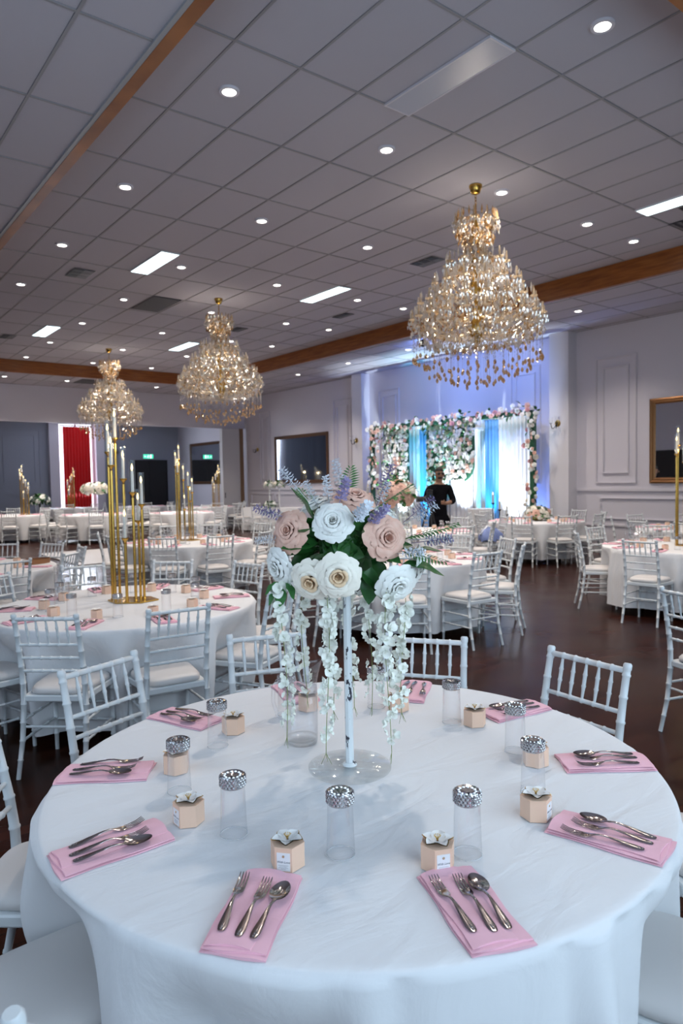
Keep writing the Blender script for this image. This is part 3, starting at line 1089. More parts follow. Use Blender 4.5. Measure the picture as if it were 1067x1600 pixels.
A0 = [-145 + 36 * k for k in range(10)]
table('T0', 1.3145, 1.6329, 'the foreground table', 'large round banquet table in the foreground under a white floor-length cloth',
      [(-142.2, 1.01), (-73, 0.96), (-37, 1.12), (-5, 0.84), (33, 0.78), (71, 0.92), (109, 0.93), (146, 0.91), (179, 0.88)], 0.86, 0.90, 11, 480, 30)
table('T1', 1.85, 4.92, 'the left candelabra table', 'round white table carrying the tallest gold candelabra at left',
      [-130, -98, -60, (-24, 1.0), 16, 51, 86, 122, 158, 194], 1.0, 0.92, 12, 288, 20)
table('T2', 4.5, 9.4, 'the middle candelabra table', 'round white table with gold candelabra in the middle distance',
      [-131, -97, -60, -26, (20, 1.45), 48, 78, 122, 158, 194], 1.0, 0.92, 13, 192, 16)
table('T3', 1.35, 8.2, 'the wooden tray table', 'round white table at left edge with a wooden tray on it',
      [-80, -44, -8, 28, 60, 100], 0.92, 0.90, 14)
table('T4', 5.2, 5.6, 'the peach bouquet table', 'round white table right behind the foreground flowers with a peach bouquet',
      [-130, -94, -57, -22, 14, 50, 86, 122, 158, 194], 1.04, 0.90, 15, 192, 16)
table('T5', 11.2, 8.25, 'the flower bowl table', 'round white table with low flower bowl before the floral arch',
      [-155, -118, -84, -45, -5, 30, 60, 90, 125, 165], 1.0, 0.90, 16)
table('T6', 8.35, 4.05, 'the right candelabra table', 'round white table with gold candelabra at the right edge',
      [-172, (131, 0.95), 80, 40, -110, -140], 1.05, 0.90, 17, 192, 16)
table('T7', 7.95, 8.2, 'the table before the cameraman', 'round white table between peach bouquet and black-clad cameraman',
      [(-106, 1.2), (-60, 1.0), 8, 50, 130, 180, -145], 1.0, 0.90, 18)
table('T8', 11.2, 5.2, 'the table below the gilt mirror', 'round white table at far right below the gilt mirror',
      [165, 120, 75, 200, 30], 1.0, 0.90, 19)
A8 = [-150, -105, -60, -15, 30, 75, 120, 165]
table('F1', 4.75, 21.3, 'the far left candelabra table', 'distant round white table with candelabra below the left bulkhead', A8, 1.0, 0.9, 21, 96, 8, True)
table('F2', 6.5, 19.6, 'the far tall bouquet table', 'distant round white table with a tall white bouquet', A8, 1.0, 0.9, 22, 96, 8, True)
table('F3', 8.55, 18.3, 'the far middle table', 'distant round white table left of the bronze framed mirror', A8, 1.0, 0.9, 23, 96, 8, True)
table('F5', 9.8, 24.3, 'the back room table by the doors', 'back room round table standing before the black doors', [-150, -105, -60, -15, 165], 1.0, 0.9, 24, 96, 8, True)
table('F6', 11.0, 21.4, 'the back table by the partition', 'distant round white table beside the folded partition', [-150, -105, -60, -15, 165], 1.0, 0.9, 25, 96, 8, True)
table('F7', 7.5, 25.4, 'the back room curtain table', 'back room round table standing before the red curtain', [-150, -105, -60, -15, 165], 1.0, 0.9, 26, 96, 8, True)
chair(4.42, 1.92, R_(145) + PI / 2 + 0.3, 'white chiavari chair cut by the right edge on the open floor', 'chairs')

# head table by the mirror wall: rectangular, white skirt with pleats
ht = thing('head_table', 'long white draped table along the wall below the bronze mirror', 'table', (11.95, 18.7, 0), R_(-68))
hm = MB()


def skirt(u, v):
    per = 2 * (2.2 + 0.7)
    d = u * per
    segs = [((-1.1, -0.35), (1.1, -0.35)), ((1.1, -0.35), (1.1, 0.35)), ((1.1, 0.35), (-1.1, 0.35)), ((-1.1, 0.35), (-1.1, -0.35))]
    for (a, b) in segs:
        L = math.hypot(b[0] - a[0], b[1] - a[1])
        if d <= L + 1e-6:
            t = d / L
            nx, ny = (b[1] - a[1]) / L, -(b[0] - a[0]) / L
            o = 0.02 * (1 - v) * (1 + math.sin(u * 2 * PI * 40))
            return (a[0] + (b[0] - a[0]) * t + nx * o, a[1] + (b[1] - a[1]) * t + ny * o, 0.03 + 0.72 * v)
        d -= L
    return (-1.1, -0.35, 0.03 + 0.72 * v)


hm.surf(skirt, 200, 3)
hm.add([(-1.1, -0.35, 0.75), (1.1, -0.35, 0.75), (1.1, 0.35, 0.75), (-1.1, 0.35, 0.75)], [(0, 1, 2, 3)])
obj('tablecloth', hm.mesh('tablecloth', 'white_cloth', True, 50), ht)
obj('table_top', MB().box(-1.08, 1.08, -0.33, 0.33, 0.715, 0.742).mesh('table_top', 'partition_edge'), ht)
for sx in (-1, 1):
    for sy_ in (-1, 1):
        obj('leg', leg_me, ht, (sx * 0.95, sy_ * 0.25, 0))
for k, dx in enumerate((-0.75, -0.05, 0.65)):
    q = ht.matrix_basis @ Vector((dx, -0.72, 0))
    q = Matrix.Translation((11.95, 18.7, 0)) @ Matrix.Rotation(R_(-68), 4, 'Z') @ Vector((dx, -0.72, 0))
    chair(q.x, q.y, R_(-68), 'white chiavari chair, %s from the left before the long head table' % ORD[k], 'chairs at the head table', True)


# ================================================================ PLACE SETTINGS
ZT = 0.7515
# folded napkin: local +Y points outwards from the table centre, length 0.27, width 0.13
def napkin_mesh():
    m = MB()

    def layer(x0, x1, y0, y1, z0, th, sk=0.0, bow=0.004):
        nu, nv = 6, 10

        def f(u, v, zz):
            x = x0 + (x1 - x0) * u + sk * v
            y = y0 + (y1 - y0) * v
            e = min(u, 1 - u) * 6
            d = min(1.0, e) ** 0.5
            return (x + 0.002 * math.sin(9 * v + x0 * 70), y + 0.003 * math.sin(5 * u + z0 * 900), zz if zz == z0 else z0 + th * (0.35 + 0.65 * d) + 0.0012 * math.sin(7 * v + 4 * u))
        top = MB().surf(lambda u, v: f(u, v, 1e9), nu, nv)
        bot = MB().surf(lambda u, v: f(u, v, z0), nu, nv)
        m.join(top)
        o = len(m.v)
        m.add(bot.v, [tuple(reversed(q)) for q in bot.f])
        n1 = nu + 1
        t0 = o - len(top.v)
        idx = [i for i in range(n1)] + [j * n1 + nu for j in range(1, nv + 1)] + [nv * n1 + i for i in range(nu - 1, -1, -1)] + [j * n1 for j in range(nv - 1, 0, -1)]
        for a, b in zip(idx, idx[1:] + idx[:1]):
            m.f.append((o + a, o + b, t0 + b, t0 + a))
    layer(-0.066, 0.066, -0.135, 0.135, 0.0, 0.005)
    layer(-0.064, 0.064, -0.132, 0.128, 0.005, 0.0045, 0.001)
    layer(-0.030, 0.0635, -0.133, 0.122, 0.0095, 0.004, -0.006)
    return m


NAPKIN = napkin_mesh().mesh('napkin', 'pink_cloth', True, 40)
NAP_Z = 0.0138


def sweep_flat(m, pts, wid, thk, n=8):
    """flat oval bar along local y: pts (y, z), half widths, half thicknesses, x offset"""
    vs, fs = [], []
    for (x, y, z), a, b in zip(pts, wid, thk):
        for k in range(n):
            t = 2 * PI * k / n
            vs.append((x + a * math.cos(t), y, z + b * math.sin(t)))
    for i in range(len(pts) - 1):
        for k in range(n):
            k2 = (k + 1) % n
            fs.append((i * n + k, i * n + k2, (i + 1) * n + k2, (i + 1) * n + k))
    fs.append(tuple(range(n - 1, -1, -1)))
    fs.append(tuple((len(pts) - 1) * n + k for k in range(n)))
    m.add(vs, fs)


def handle_mesh(L):
    m = MB()
    ys = [0.0, 0.004, 0.015, 0.03, 0.06, 0.085, 0.10, 0.112]
    wd = [0.004, 0.0075, 0.0095, 0.009, 0.006, 0.0038, 0.0032, 0.0036]
    tk = [0.0010, 0.0016, 0.0018, 0.0018, 0.0018, 0.0021, 0.0022, 0.0018]
    zz = [0.002, 0.002, 0.0025, 0.004, 0.008, 0.0105, 0.010, 0.007]
    sweep_flat(m, [(0, -y * L, z) for y, z in zip(ys, zz)], wd, tk, 10)
    # raised bead pattern at the end
    for k in range(3):
        m.ball((0, -(0.006 + k * 0.007) * L, 0.0042), 0.0028, 6, 4, (1, 1, 0.6))
    return m


def fork_head(L):
    m = MB()
    sweep_flat(m, [(0, -y * L, z) for y, z in ((0.108, 0.0085), (0.116, 0.006), (0.124, 0.0035), (0.134, 0.0022), (0.142, 0.0022))], [0.0034, 0.007, 0.0108, 0.0118, 0.0118], [0.002, 0.0015, 0.0011, 0.001, 0.001], 10)
    for i in range(4):
        x = -0.0096 + i * 0.0064
        sweep_flat(m, [(x, -y * L, z) for y, z in ((0.140, 0.0022), (0.155, 0.0022), (0.172, 0.004), (0.184, 0.008), (0.188, 0.0098))], [0.0022, 0.0020, 0.0018, 0.0013, 0.0007], [0.001] * 5, 6)
    return m


def spoon_head(L):
    m = MB()
    sweep_flat(m, [(0, -y * L, z) for y, z in ((0.106, 0.009), (0.114, 0.0075), (0.121, 0.0065))], [0.0034, 0.0042, 0.006], [0.002, 0.0016, 0.0012], 10)

    def f(u, v, off=0.0):
        a = 2 * PI * u
        r = v
        x = 0.0205 * r * math.cos(a) * (1 - 0.12 * math.sin(a))
        y = -(0.150 + 0.034 * r * math.sin(a)) * L
        return (x, y, 0.0008 + off + 0.0072 * r ** 2.2)
    m.surf(lambda u, v: f(u, max(v, 0.02)), 20, 5, True)
    m.surf(lambda u, v: f(1 - u, max(v, 0.02), -0.0009), 20, 5, True)
    return m


S = 'steel'
FORK = [('handle', handle_mesh(1.0).mesh('handle', S, True, 60), None, ()), ('head', fork_head(1.0).mesh('head', S, True, 60), None, ())]
SPOON = [('handle', handle_mesh(1.0).mesh('handle', S, True, 60), None, ()), ('head', spoon_head(1.0).mesh('head', S, True, 60), None, ())]
FORK_ONE = handle_mesh(1.0).join(fork_head(1.0)).mesh('fork', S, True, 60)
SPOON_ONE = handle_mesh(1.0).join(spoon_head(1.0)).mesh('spoon', S, True, 60)

# tumbler, stored upside down: rim on the cloth, jewelled foot on top
GLASS_BODY = MB().lathe([(0.0335, 0.0), (0.0335, 0.004), (0.0318, 0.05), (0.0305, 0.10), (0.0295, 0.128), (0.0285, 0.136), (0.024, 0.1385), (0.001, 0.1385)], 28, cap0=False, cap1=False).mesh('body', 'glass', True)
m = MB()
m.lathe([(0.0298, 0.122), (0.0312, 0.124), (0.0312, 0.148), (0.0285, 0.152), (0.022, 0.150), (0.001, 0.146)], 28, cap0=False, cap1=False)
for j, z in enumerate((0.1275, 0.1345, 0.1415, 0.1475)):
    for k in range(22):
        a = 2 * PI * (k + 0.5 * (j % 2)) / 22
        ax = Vector((math.cos(a), math.sin(a), 0.15))
        m.lathe([(0.0042, -0.001), (0.0030, 0.0018), (0.0008, 0.0030)], 5, (0.0308 * math.cos(a), 0.0308 * math.sin(a), z), ax, False, True)
for k in range(12):
    a = 2 * PI * k / 12
    m.lathe([(0.004, -0.001), (0.002, 0.002)], 5, (0.020 * math.cos(a), 0.020 * math.sin(a), 0.1505), (0, 0, 1), False, True)
GLASS_FOOT = m.mesh('jewelled_foot', 'glitter')
_rm = MB().lathe([(0.0335 + 0.0011 * math.cos(2 * PI * k / 6), 0.0013 + 0.0011 * math.sin(2 * PI * k / 6)) for k in range(7)], 28, cap0=False, cap1=False).mesh('rim', 'glass_rim', True)
TUMBLER = [('body', GLASS_BODY, None, ()), ('rim', _rm, None, ()), ('jewelled_foot', GLASS_FOOT, None, ())]

# hexagonal favour box, one flat face towards local +Y
hexa = [(0.040 * math.cos(R_(60 * k)), 0.040 * math.sin(R_(60 * k))) for k in range(6)]
BOX_BODY = MB().prism(hexa, 0, 0.054, 0.001).mesh('body', 'peach_card')
BOX_LID = MB().prism([(x * 1.02, y * 1.02) for x, y in hexa], 0.0535, 0.056, 0.0008).mesh('lid', 'peach_card')


def card_petal(u, v):
    wd = 0.0155 * math.sin(PI * min(1, 0.12 + 0.88 * v) ** 0.8) ** 0.7 if v < 0.999 else 0.001
    x = (u - 0.5) * 2 * wd
    return (x, 0.003 + v * 0.033, 0.002 + 0.006 * v ** 1.3 + 0.006 * ((u - 0.5) * 2) ** 2 * math.sin(PI * v))


PETAL_C = MB().surf(card_petal, 6, 6).mesh('petal', 'petal_card', True)
PETAL_G = MB().surf(lambda u, v: tuple(a * k for a, k in zip(card_petal(u, v), (1.13, 1.06, 0.9))), 6, 6).mesh('petal_backing', 'gold_leaf', True)
pm = MB()
for k in range(9):
    a = 2 * PI * k / 9
    pm.tube([(0, 0, 0.002), (0.004 * math.cos(a), 0.004 * math.sin(a), 0.010), (0.007 * math.cos(a), 0.007 * math.sin(a), 0.014)], 0.0006, 4)
    pm.ball((0.007 * math.cos(a), 0.007 * math.sin(a), 0.014), 0.0014, 5, 4)
pm.ball((0, 0, 0.006), 0.003, 6, 4)
PISTIL = pm.mesh('stamen', 'gold_leaf', True)


def text_mesh(body, size, material, shear=0.0):
    c = bpy.data.curves.new('lettering', 'FONT')
    c.body = body
    c.size = size
    c.align_x = 'CENTER'
    c.shear = shear
    c.extrude = size * 0.01
    c.resolution_u = 2
    o = bpy.data.objects.new('lettering', c)
    COL.objects.link(o)
    bpy.context.view_layer.update()
    me = bpy.data.meshes.new_from_object(o.evaluated_get(bpy.context.evaluated_depsgraph_get()))
    bpy.data.objects.remove(o)
    me.materials.clear()
    me.materials.append(MATS[material])
    return me


TXT = text_mesh('With Love', 0.0070, 'ink', 0.3)
hy = 0.040 * math.cos(R_(30))
CARD = MB().box(-0.0155, 0.0155, hy - 0.0002, hy + 0.0008, 0.004, 0.045).mesh('label', 'label_card')
lm = MB()
for k, wd in enumerate((0.012, 0.009, 0.011, 0.006)):
    lm.box(-wd, wd, hy + 0.0008, hy + 0.0011, 0.0165 - k * 0.0028, 0.0173 - k * 0.0028)
CARD_LINES = lm.mesh('small_print', 'ink_grey')
CARD_CREST = MB().lathe([(0.0012, 0), (0.0028, 0.0003), (0.0028, 0.0006), (0.0012, 0.0008)], 12, (0, hy + 0.0008, 0.037), (0, 1, 0), False, False).mesh('crest', 'gold_leaf')
FLIPT = Matrix.Translation((0, hy + 0.0010, 0.022)) @ Matrix.Rotation(PI, 4, 'Z') @ Matrix.Rotation(PI / 2, 4, 'X')
FLOWER_SUB = [('petal_backing', PETAL_G, T(0, 0, -0.0006), ())]


def box_spec(full=True):
    sp = [('body', BOX_BODY, None, ()), ('lid', BOX_LID, None, ())]
    for k in range(5):
        sp.append(('petal', PETAL_C, T(0, 0, 0.057, R_(72 * k + 10)), FLOWER_SUB if full else ()))
    sp.append(('stamen', PISTIL, T(0, 0, 0.057), ()))
    if full:
        sp.append(('label', CARD, None, [('lettering', TXT, FLIPT, ()), ('small_print', CARD_LINES, None, ()), ('crest', CARD_CREST, None, ())]))
    return sp


BOX = box_spec()
bm_ = MB().prism(hexa, 0, 0.056, 0.001)
BOX_SMALL_BODY = bm_.mesh('body', 'peach_card')
fm = MB()
for k in range(5):
    fm.join(MB().surf(card_petal, 4, 4), T(0, 0, 0.057, R_(72 * k + 10)))
BOX_SMALL_FLOWER = fm.mesh('flower', 'petal_card', True)
BOX_SMALL = [('body', BOX_SMALL_BODY, None, ()), ('flower', BOX_SMALL_FLOWER, None, ())]


def polar(tx, ty, r, a):
    return tx + r * math.cos(R_(a)), ty + r * math.sin(R_(a))


def setting(key, a, h, full=True, cutlery=3, dg=13.0, rn=0.757, rb=0.555, rg=0.515, jit=0.0, da=0.0, nap=True, box=True, glass=True):
    tx, ty, ph = TABLES[key]
    where = "at the %s o'clock place of %s" % (h, ph)
    J = lambda s_: random.uniform(-s_, s_)
    if nap:
        x, y = polar(tx, ty, rn, a)
        rz = R_(a + da) - PI / 2 + J(jit)
        n = tag(obj('napkin', NAPKIN, None, (x, y, ZT), (0, 0, rz)), 'folded pink napkin ' + where, 'napkin', 'napkins on ' + ph)
        ca, sa = math.cos(rz), math.sin(rz)

        def on_napkin(dx, dy):
            return (x + dx * ca - dy * sa, y + dx * sa + dy * ca, ZT + NAP_Z)
        # seen from the seat: fork, fork, spoon from left to right; handles outwards
        items = [('fork', 0.038, 0.088, 'outer ', 0.06), ('fork', 0.0, 0.098, 'inner ', 0.0), ('spoon', -0.030, 0.098, '', -0.04)][:cutlery]
        if cutlery == 2:
            items = [items[0], ('spoon', -0.012, 0.096, '', -0.04)]
            items[0] = ('fork', 0.022, 0.092, '', 0.06)
        for nm, dx, dy, adj, ro in items:
            lab = '%s%s %s' % (adj if cutlery == 3 else '', nm, where)
            rr = (0, 0, rz + ro + J(0.04))
            if full:
                t = thing(nm, 'stainless ' + lab, nm, on_napkin(dx, dy), rr[2], 'cutlery on ' + ph)
                build(t, FORK if nm == 'fork' else SPOON)
            else:
                tag(obj(nm, FORK_ONE if nm == 'fork' else SPOON_ONE, None, on_napkin(dx, dy), rr), 'steel ' + lab, nm, 'cutlery on ' + ph)
    if box:
        x, y = polar(tx, ty, rb, a + J(jit * 20))
        t = thing('favour_box', 'peach favour box %s' % where, 'gift box', (x, y, ZT), R_(a) - PI / 2 + J(0.25 if jit else 0.1), 'favour boxes on ' + ph)
        build(t, BOX if full else BOX_SMALL)
    if glass:
        x, y = polar(tx, ty, rg, a + dg)
        t = thing('tumbler', 'upturned tumbler %s' % where, 'glass', (x, y, ZT), J(3), 'tumblers on ' + ph)
        build(t, TUMBLER)


# foreground places, each as it lies in the photograph: angle, napkin turn, glass offset, glass radius, box radius
P0 = [(-145.0, 5.0, 11.8, 0.508, 0.572), (-111.0, -2.0, 8.8, 0.573, 0.591), (-75.0, -0.5, 13.5, 0.53, 0.572), (-39.6, 2.5, 11.0, 0.518, 0.548),
      (-0.6, -8.0, 8.0, 0.50, 0.539), (33.0, 4.0, 9.5, 0.544, 0.529), (70.0, 3.0, 10.0, 0.53, 0.55), (107.0, 3.0, 14.5, 0.485, 0.515), (144.5, 0.5, 15.5, 0.53, 0.546), (179.8, -0.5, 14.6, 0.512, 0.555)]
hs0 = hours(1.3145, 1.6329, [p[0] for p in P0])
for (a, da, dg, rg, rb), h in zip(P0, hs0):
    setting('T0', a, h, True, 3, dg, 0.757, rb, rg, 0.0, da)
for key, off, n, full, cut in (('T1', -130, 10, False, 3), ('T2', -131, 10, False, 2), ('T4', -130, 10, False, 2), ('T6', -172, 10, False, 2)):
    tx, ty, _ = TABLES[key]
    angs = [off + 36 * k for k in range(n)]
    for a, h in zip(angs, hours(tx, ty, angs)):
        setting(key, a, h, full, cut, 13, 0.757, 0.555, 0.515, 0.1)
for key, off, n in (('T3', -80, 8), ('T5', -155, 10), ('T7', -130, 10), ('T8', -150, 8)):
    tx, ty, _ = TABLES[key]
    angs = [off + 360 / n * k for k in range(n)]
    for a, h in zip(angs, hours(tx, ty, angs)):
        setting(key, a, h, False, 0, 13, 0.757, 0.555, 0.515, 0.1, glass=(key == 'T7'))
for key in ('F1', 'F2', 'F3', 'F5', 'F6', 'F7'):
    tx, ty, _ = TABLES[key]
    angs = [-172 + 45 * k for k in range(8)]
    for a, h in zip(angs, hours(tx, ty, angs)):
        setting(key, a, h, False, 0, 13, 0.74, jit=0.15, box=False, glass=False)


# ================================================================ WATER PITCHERS
def pitcher_spec():
    def body(u, v):
        a = 2 * PI * u
        z = [0.004, 0.0, 0.012, 0.03, 0.09, 0.15, 0.20, 0.225, 0.245, 0.262][int(round(v * 9))]
        r = [0.04, 0.05, 0.0525, 0.053, 0.054, 0.054, 0.052, 0.050, 0.051, 0.055][int(round(v * 9))]
        lip = sm(0.19, 0.262, z) * max(0.0, math.cos(a)) ** 6
        return ((r + 0.02 * lip) * math.cos(a), r * math.sin(a) * (1 - 0.2 * lip), z + 0.022 * lip - 0.012 * sm(0.2, 0.26, z) * max(0, -math.cos(a)))
    sp = [('body', MB().surf(body, 36, 9, True).mesh('body', 'glass', True), None, ())]
    sp.append(('base', MB().lathe([(0.001, 0.010), (0.044, 0.010), (0.051, 0.020), (0.052, 0.006), (0.046, 0.0), (0.001, 0.002)], 32, cap0=False, cap1=False).mesh('base', 'acrylic', True), None, ()))
    sp.append(('water', MB().lathe([(0.046, 0.024), (0.0515, 0.03), (0.0525, 0.12), (0.0525, 0.19), (0.001, 0.19)], 32, cap0=False, cap1=False).mesh('water', 'glass', True), None, ()))
    hp = [(-0.050, 0, 0.21), (-0.075, 0, 0.215), (-0.092, 0, 0.19), (-0.094, 0, 0.14), (-0.08, 0, 0.09), (-0.053, 0, 0.075)]
    sp.append(('handle', MB().tube(hp, [0.006, 0.006, 0.0065, 0.0065, 0.006, 0.006], 8).mesh('handle', 'glass', True), None, ()))
    return sp


PITCHER = pitcher_spec()
for key, x, y, rz, lab in (('T0', 1.294, 1.892, -0.65, 'glass water pitcher left of the foreground flower stand'), ('T1', 1.55, 5.45, 0.4, 'glass water pitcher left of the tallest candelabra'),
                           ('T6', 8.05, 4.55, 1.0, 'glass water pitcher left of the right edge candelabra'), ('T2', 4.25, 9.1, 2.0, 'glass water pitcher beside the middle candelabra')):
    t = thing('water_pitcher', lab, 'pitcher', (x, y, ZT), rz, 'water pitchers')
    build(t, PITCHER)


# ================================================================ CANDELABRA
def candelabra_specs(n=10):
    G = 'gold'
    base = MB().prism([(0.19 * math.cos(R_(60 * k)), 0.15 * math.sin(R_(60 * k))) for k in range(6)], 0, 0.010, 0.002).mesh('base', 'gold')
    # lateral (picture right), depth (away), height of the flame above the table
    rods = [(-0.165, 0.04, 1.285), (-0.125, 0.085, 1.39), (-0.115, -0.05, 1.185), (-0.045, 0.0, 1.085), (-0.015, -0.10, 0.655), (0.035, -0.05, 0.985), (0.075, 0.03, 0.895), (0.03, 0.09, 0.77)]
    cup = MB().lathe([(0.004, -0.03), (0.008, -0.022), (0.012, -0.01), (0.024, 0.0), (0.027, 0.006), (0.027, 0.012), (0.02, 0.012)], n + 2).mesh('cup', G, True, 50)
    tube = MB().lathe([(0.0225, 0.010), (0.0225, 0.245)], n + 4, cap0=False, cap1=False).mesh('glass_tube', 'tube_glass', True)
    wax = MB().lathe([(0.0115, 0.010), (0.0110, 0.15), (0.009, 0.166), (0.003, 0.170)], n).mesh('candle', 'candle_wax', True, 50)
    flame = MB().lathe([(0.002, 0.166), (0.0075, 0.178), (0.0085, 0.188), (0.006, 0.202), (0.0012, 0.218)], n).mesh('flame', 'flame', True)
    return base, rods, cup, tube, wax, flame


CND = candelabra_specs()
_rodme = {}


def candelabra(x, y, rz, label, flip=1, only=None):
    base, rods, cup, tube, wax, flame = CND
    t = thing('candelabra', label, 'candelabra', (x, y, ZT), rz, 'gold candelabra')
    obj('base', base, t)
    for a, b, h in rods:
        L = h - 0.19
        if h not in _rodme:
            _rodme[h] = MB().lathe([(0.016, 0.008), (0.016, 0.012), (0.0105, 0.016), (0.0105, L - 0.03)], 10).mesh('rod', 'gold', True, 50)
        o = obj('rod', _rodme[h], t, (a * flip, b, 0))
        for nm, me in (('cup', cup), ('glass_tube', tube), ('candle', wax), ('flame', flame)):
            obj(nm, me, o, (0, 0, L))
    lamp('candle_glow', 'POINT', (0, 0, 1.15), 2.0, (1.0, 0.7, 0.35), size=0.02, parent=t)


VX = -YAW       # local x along the picture's right
candelabra(1.93, 5.0, VX, 'tallest gold candelabra of glass-tubed candles on the left table')
candelabra(4.55, 9.55, VX, 'gold candelabra of glass-tubed candles in the middle distance')
candelabra(8.44, 3.98, VX, 'gold candelabra of glass-tubed candles cut by the right edge')
candelabra(5.15, 21.3, VX, 'distant gold candelabra standing left of the red curtain')
candelabra(7.6, 25.4, VX, 'distant gold candelabra with flames before the red curtain', -1)
candelabra(11.2, 21.35, VX, 'distant gold candelabra standing beside the folded partition', -1)


# ================================================================ CHANDELIERS
def chandelier_parts(seed):
    rnd = random.Random(seed)
    P = {}
    P['canopy'] = MB().lathe([(0.001, 0.0), (0.075, 0.0), (0.075, -0.015), (0.06, -0.05), (0.05, -0.085), (0.018, -0.10), (0.001, -0.10)][::-1], 20, cap0=False, cap1=False)
    ch = MB()
    for k in range(7):
        z = -0.115 - k * 0.036
        pts = []
        for q in range(9):
            a = 2 * PI * q / 8
            u, v = 0.012 * math.cos(a), 0.024 * math.sin(a)
            pts.append((u, 0, z + v) if k % 2 else (0, u, z + v))
        ch.tube(pts, 0.0035, 5, False)
    P['chain'] = ch
    col = MB().lathe([(0.012, -0.33), (0.03, -0.36), (0.02, -0.42), (0.06, -0.50), (0.08, -0.56), (0.03, -0.64), (0.025, -0.72), (0.06, -0.78), (0.07, -0.84), (0.03, -0.92), (0.04, -1.02), (0.075, -1.12), (0.05, -1.22), (0.03, -1.32), (0.06, -1.44), (0.10, -1.56), (0.08, -1.66), (0.04, -1.76), (0.015, -1.82)][::-1], 14)
    P['column'] = col
    arms, crys, amber = [], MB(), MB()

    def arm(a, z0, r, z1, th=0.011):
        ca, sa = math.cos(a), math.sin(a)
        pts = []
        for k in range(11):
            t = k / 10
            rr = 0.05 + (r - 0.05) * t
            z = z0 + (z1 - z0) * t - 0.10 * math.sin(PI * t) * (1 if r > 0.3 else 0.5)
            pts.append((rr * ca, rr * sa, z))
        m = MB().tube(pts, th * 0.75, 5)
        e = (r * ca, r * sa, z1)
        m.lathe([(0.008, -0.012), (0.040, 0.0), (0.046, 0.010), (0.012, 0.006), (0.012, 0.075), (0.006, 0.085), (0.009, 0.10), (0.002, 0.125)], 8, e)
        arms.append(m)
        for q in range(6):
            b = 2 * PI * q / 6 + a
            c = (e[0] + 0.043 * math.cos(b), e[1] + 0.043 * math.sin(b), z1 - 0.035)
            crys.gem(c, 0.011, 0.055, 4)
        return e
    tiers = [(-0.62, 0.235, -0.42, 10), (-0.98, 0.34, -0.88, 10), (-1.2, 0.50, -1.12, 14), (-1.48, 0.66, -1.34, 18), (-1.66, 0.75, -1.52, 22)]
    for i, (z0, r, z1, n) in enumerate(tiers):
        for k in range(n):
            e = arm(2 * PI * (k + 0.5 * (i % 2)) / n, z0, r, z1)
            # swag of beads to the next arm
            a0, a1 = 2 * PI * (k + 0.5 * (i % 2)) / n, 2 * PI * (k + 1 + 0.5 * (i % 2)) / n
            for q in range(1, 8):
                t = q / 8
                a = a0 + (a1 - a0) * t
                crys.gem((r * math.cos(a), r * math.sin(a), z1 - 0.02 - 0.22 * (t * (1 - t)) * (1.2 if i else 0.7)), 0.009, 0.02, 4, 0.5)
    # clusters filling the bell: radius by height
    sil = [(-0.34, 0.12), (-0.40, 0.22), (-0.50, 0.26), (-0.60, 0.22), (-0.72, 0.13), (-0.80, 0.18), (-0.88, 0.30), (-1.0, 0.37), (-1.15, 0.48), (-1.3, 0.60), (-1.45, 0.71), (-1.58, 0.78), (-1.68, 0.78), (-1.76, 0.66), (-1.82, 0.45)]

    def R(z):
        for (za, ra), (zb_, rb) in zip(sil, sil[1:]):
            if za >= z >= zb_:
                return ra + (rb - ra) * (z - za) / (zb_ - za)
        return 0.2
    for _ in range(2600):
        z = -0.34 - 1.46 * rnd.random() ** 0.72
        r = R(z) * rnd.uniform(0.62, 1.0)
        a = rnd.uniform(0, 2 * PI)
        s_ = rnd.uniform(0.011, 0.021)
        tgt = amber if rnd.random() < (0.6 if z > -0.75 else 0.28) else crys
        tgt.gem((r * math.cos(a), r * math.sin(a), z), s_, s_ * rnd.uniform(2.2, 4.5), rnd.choice((4, 5, 6)), 0.4, (rnd.uniform(-0.3, 0.3), rnd.uniform(-0.3, 0.3), 1))
    # upright spear crystals on the tiers
    for i, (z0, r, z1, n) in enumerate(tiers):
        for k in range(n * 2):
            a = PI * (k + 0.25) / n
            rr = r * rnd.uniform(0.86, 1.02)
            (amber if i == 0 else crys).gem((rr * math.cos(a), rr * math.sin(a), z1 + 0.07), 0.014, 0.11, 5, 0.6)
    # bottom basket: crossing chains from rim to hub
    for k in range(40):
        a = 2 * PI * k / 40
        for q in range(9):
            t = q / 8
            rr = 0.76 - 0.70 * t
            crys.gem((rr * math.cos(a), rr * math.sin(a), -1.68 - 0.15 * math.sin(t * PI / 2)), 0.011, 0.03, 4, 0.5)
    # hanging pendants
    pend = []
    for r, n, L0 in ((0.73, 46, 0.25), (0.60, 36, 0.33), (0.46, 26, 0.39), (0.30, 16, 0.43), (0.14, 8, 0.46)):
        for k in range(n):
            a = 2 * PI * (k + rnd.uniform(-0.2, 0.2)) / n
            pend.append((r * math.cos(a), r * math.sin(a), -1.70 - 0.10 * (1 - r / 0.75), L0 * rnd.uniform(0.82, 1.08)))
    P['arms'], P['crys'], P['amber'], P['pend'] = arms, crys, amber, pend
    return P


CH = chandelier_parts(5)


def pendant_mesh(L):
    m = MB()
    m.rod((0, 0, 0), (0, 0, -L), 0.0016, n=4)
    for q in range(3):
        m.gem((0, 0, -0.03 - q * 0.05), 0.008, 0.02, 4, 0.5)
    return m


def drop_mesh(L):
    m = MB()
    m.lathe([(0.001, -0.062), (0.012, -0.050), (0.0185, -0.034), (0.014, -0.016), (0.004, 0.0)], 7, (0, 0, -L))
    return m


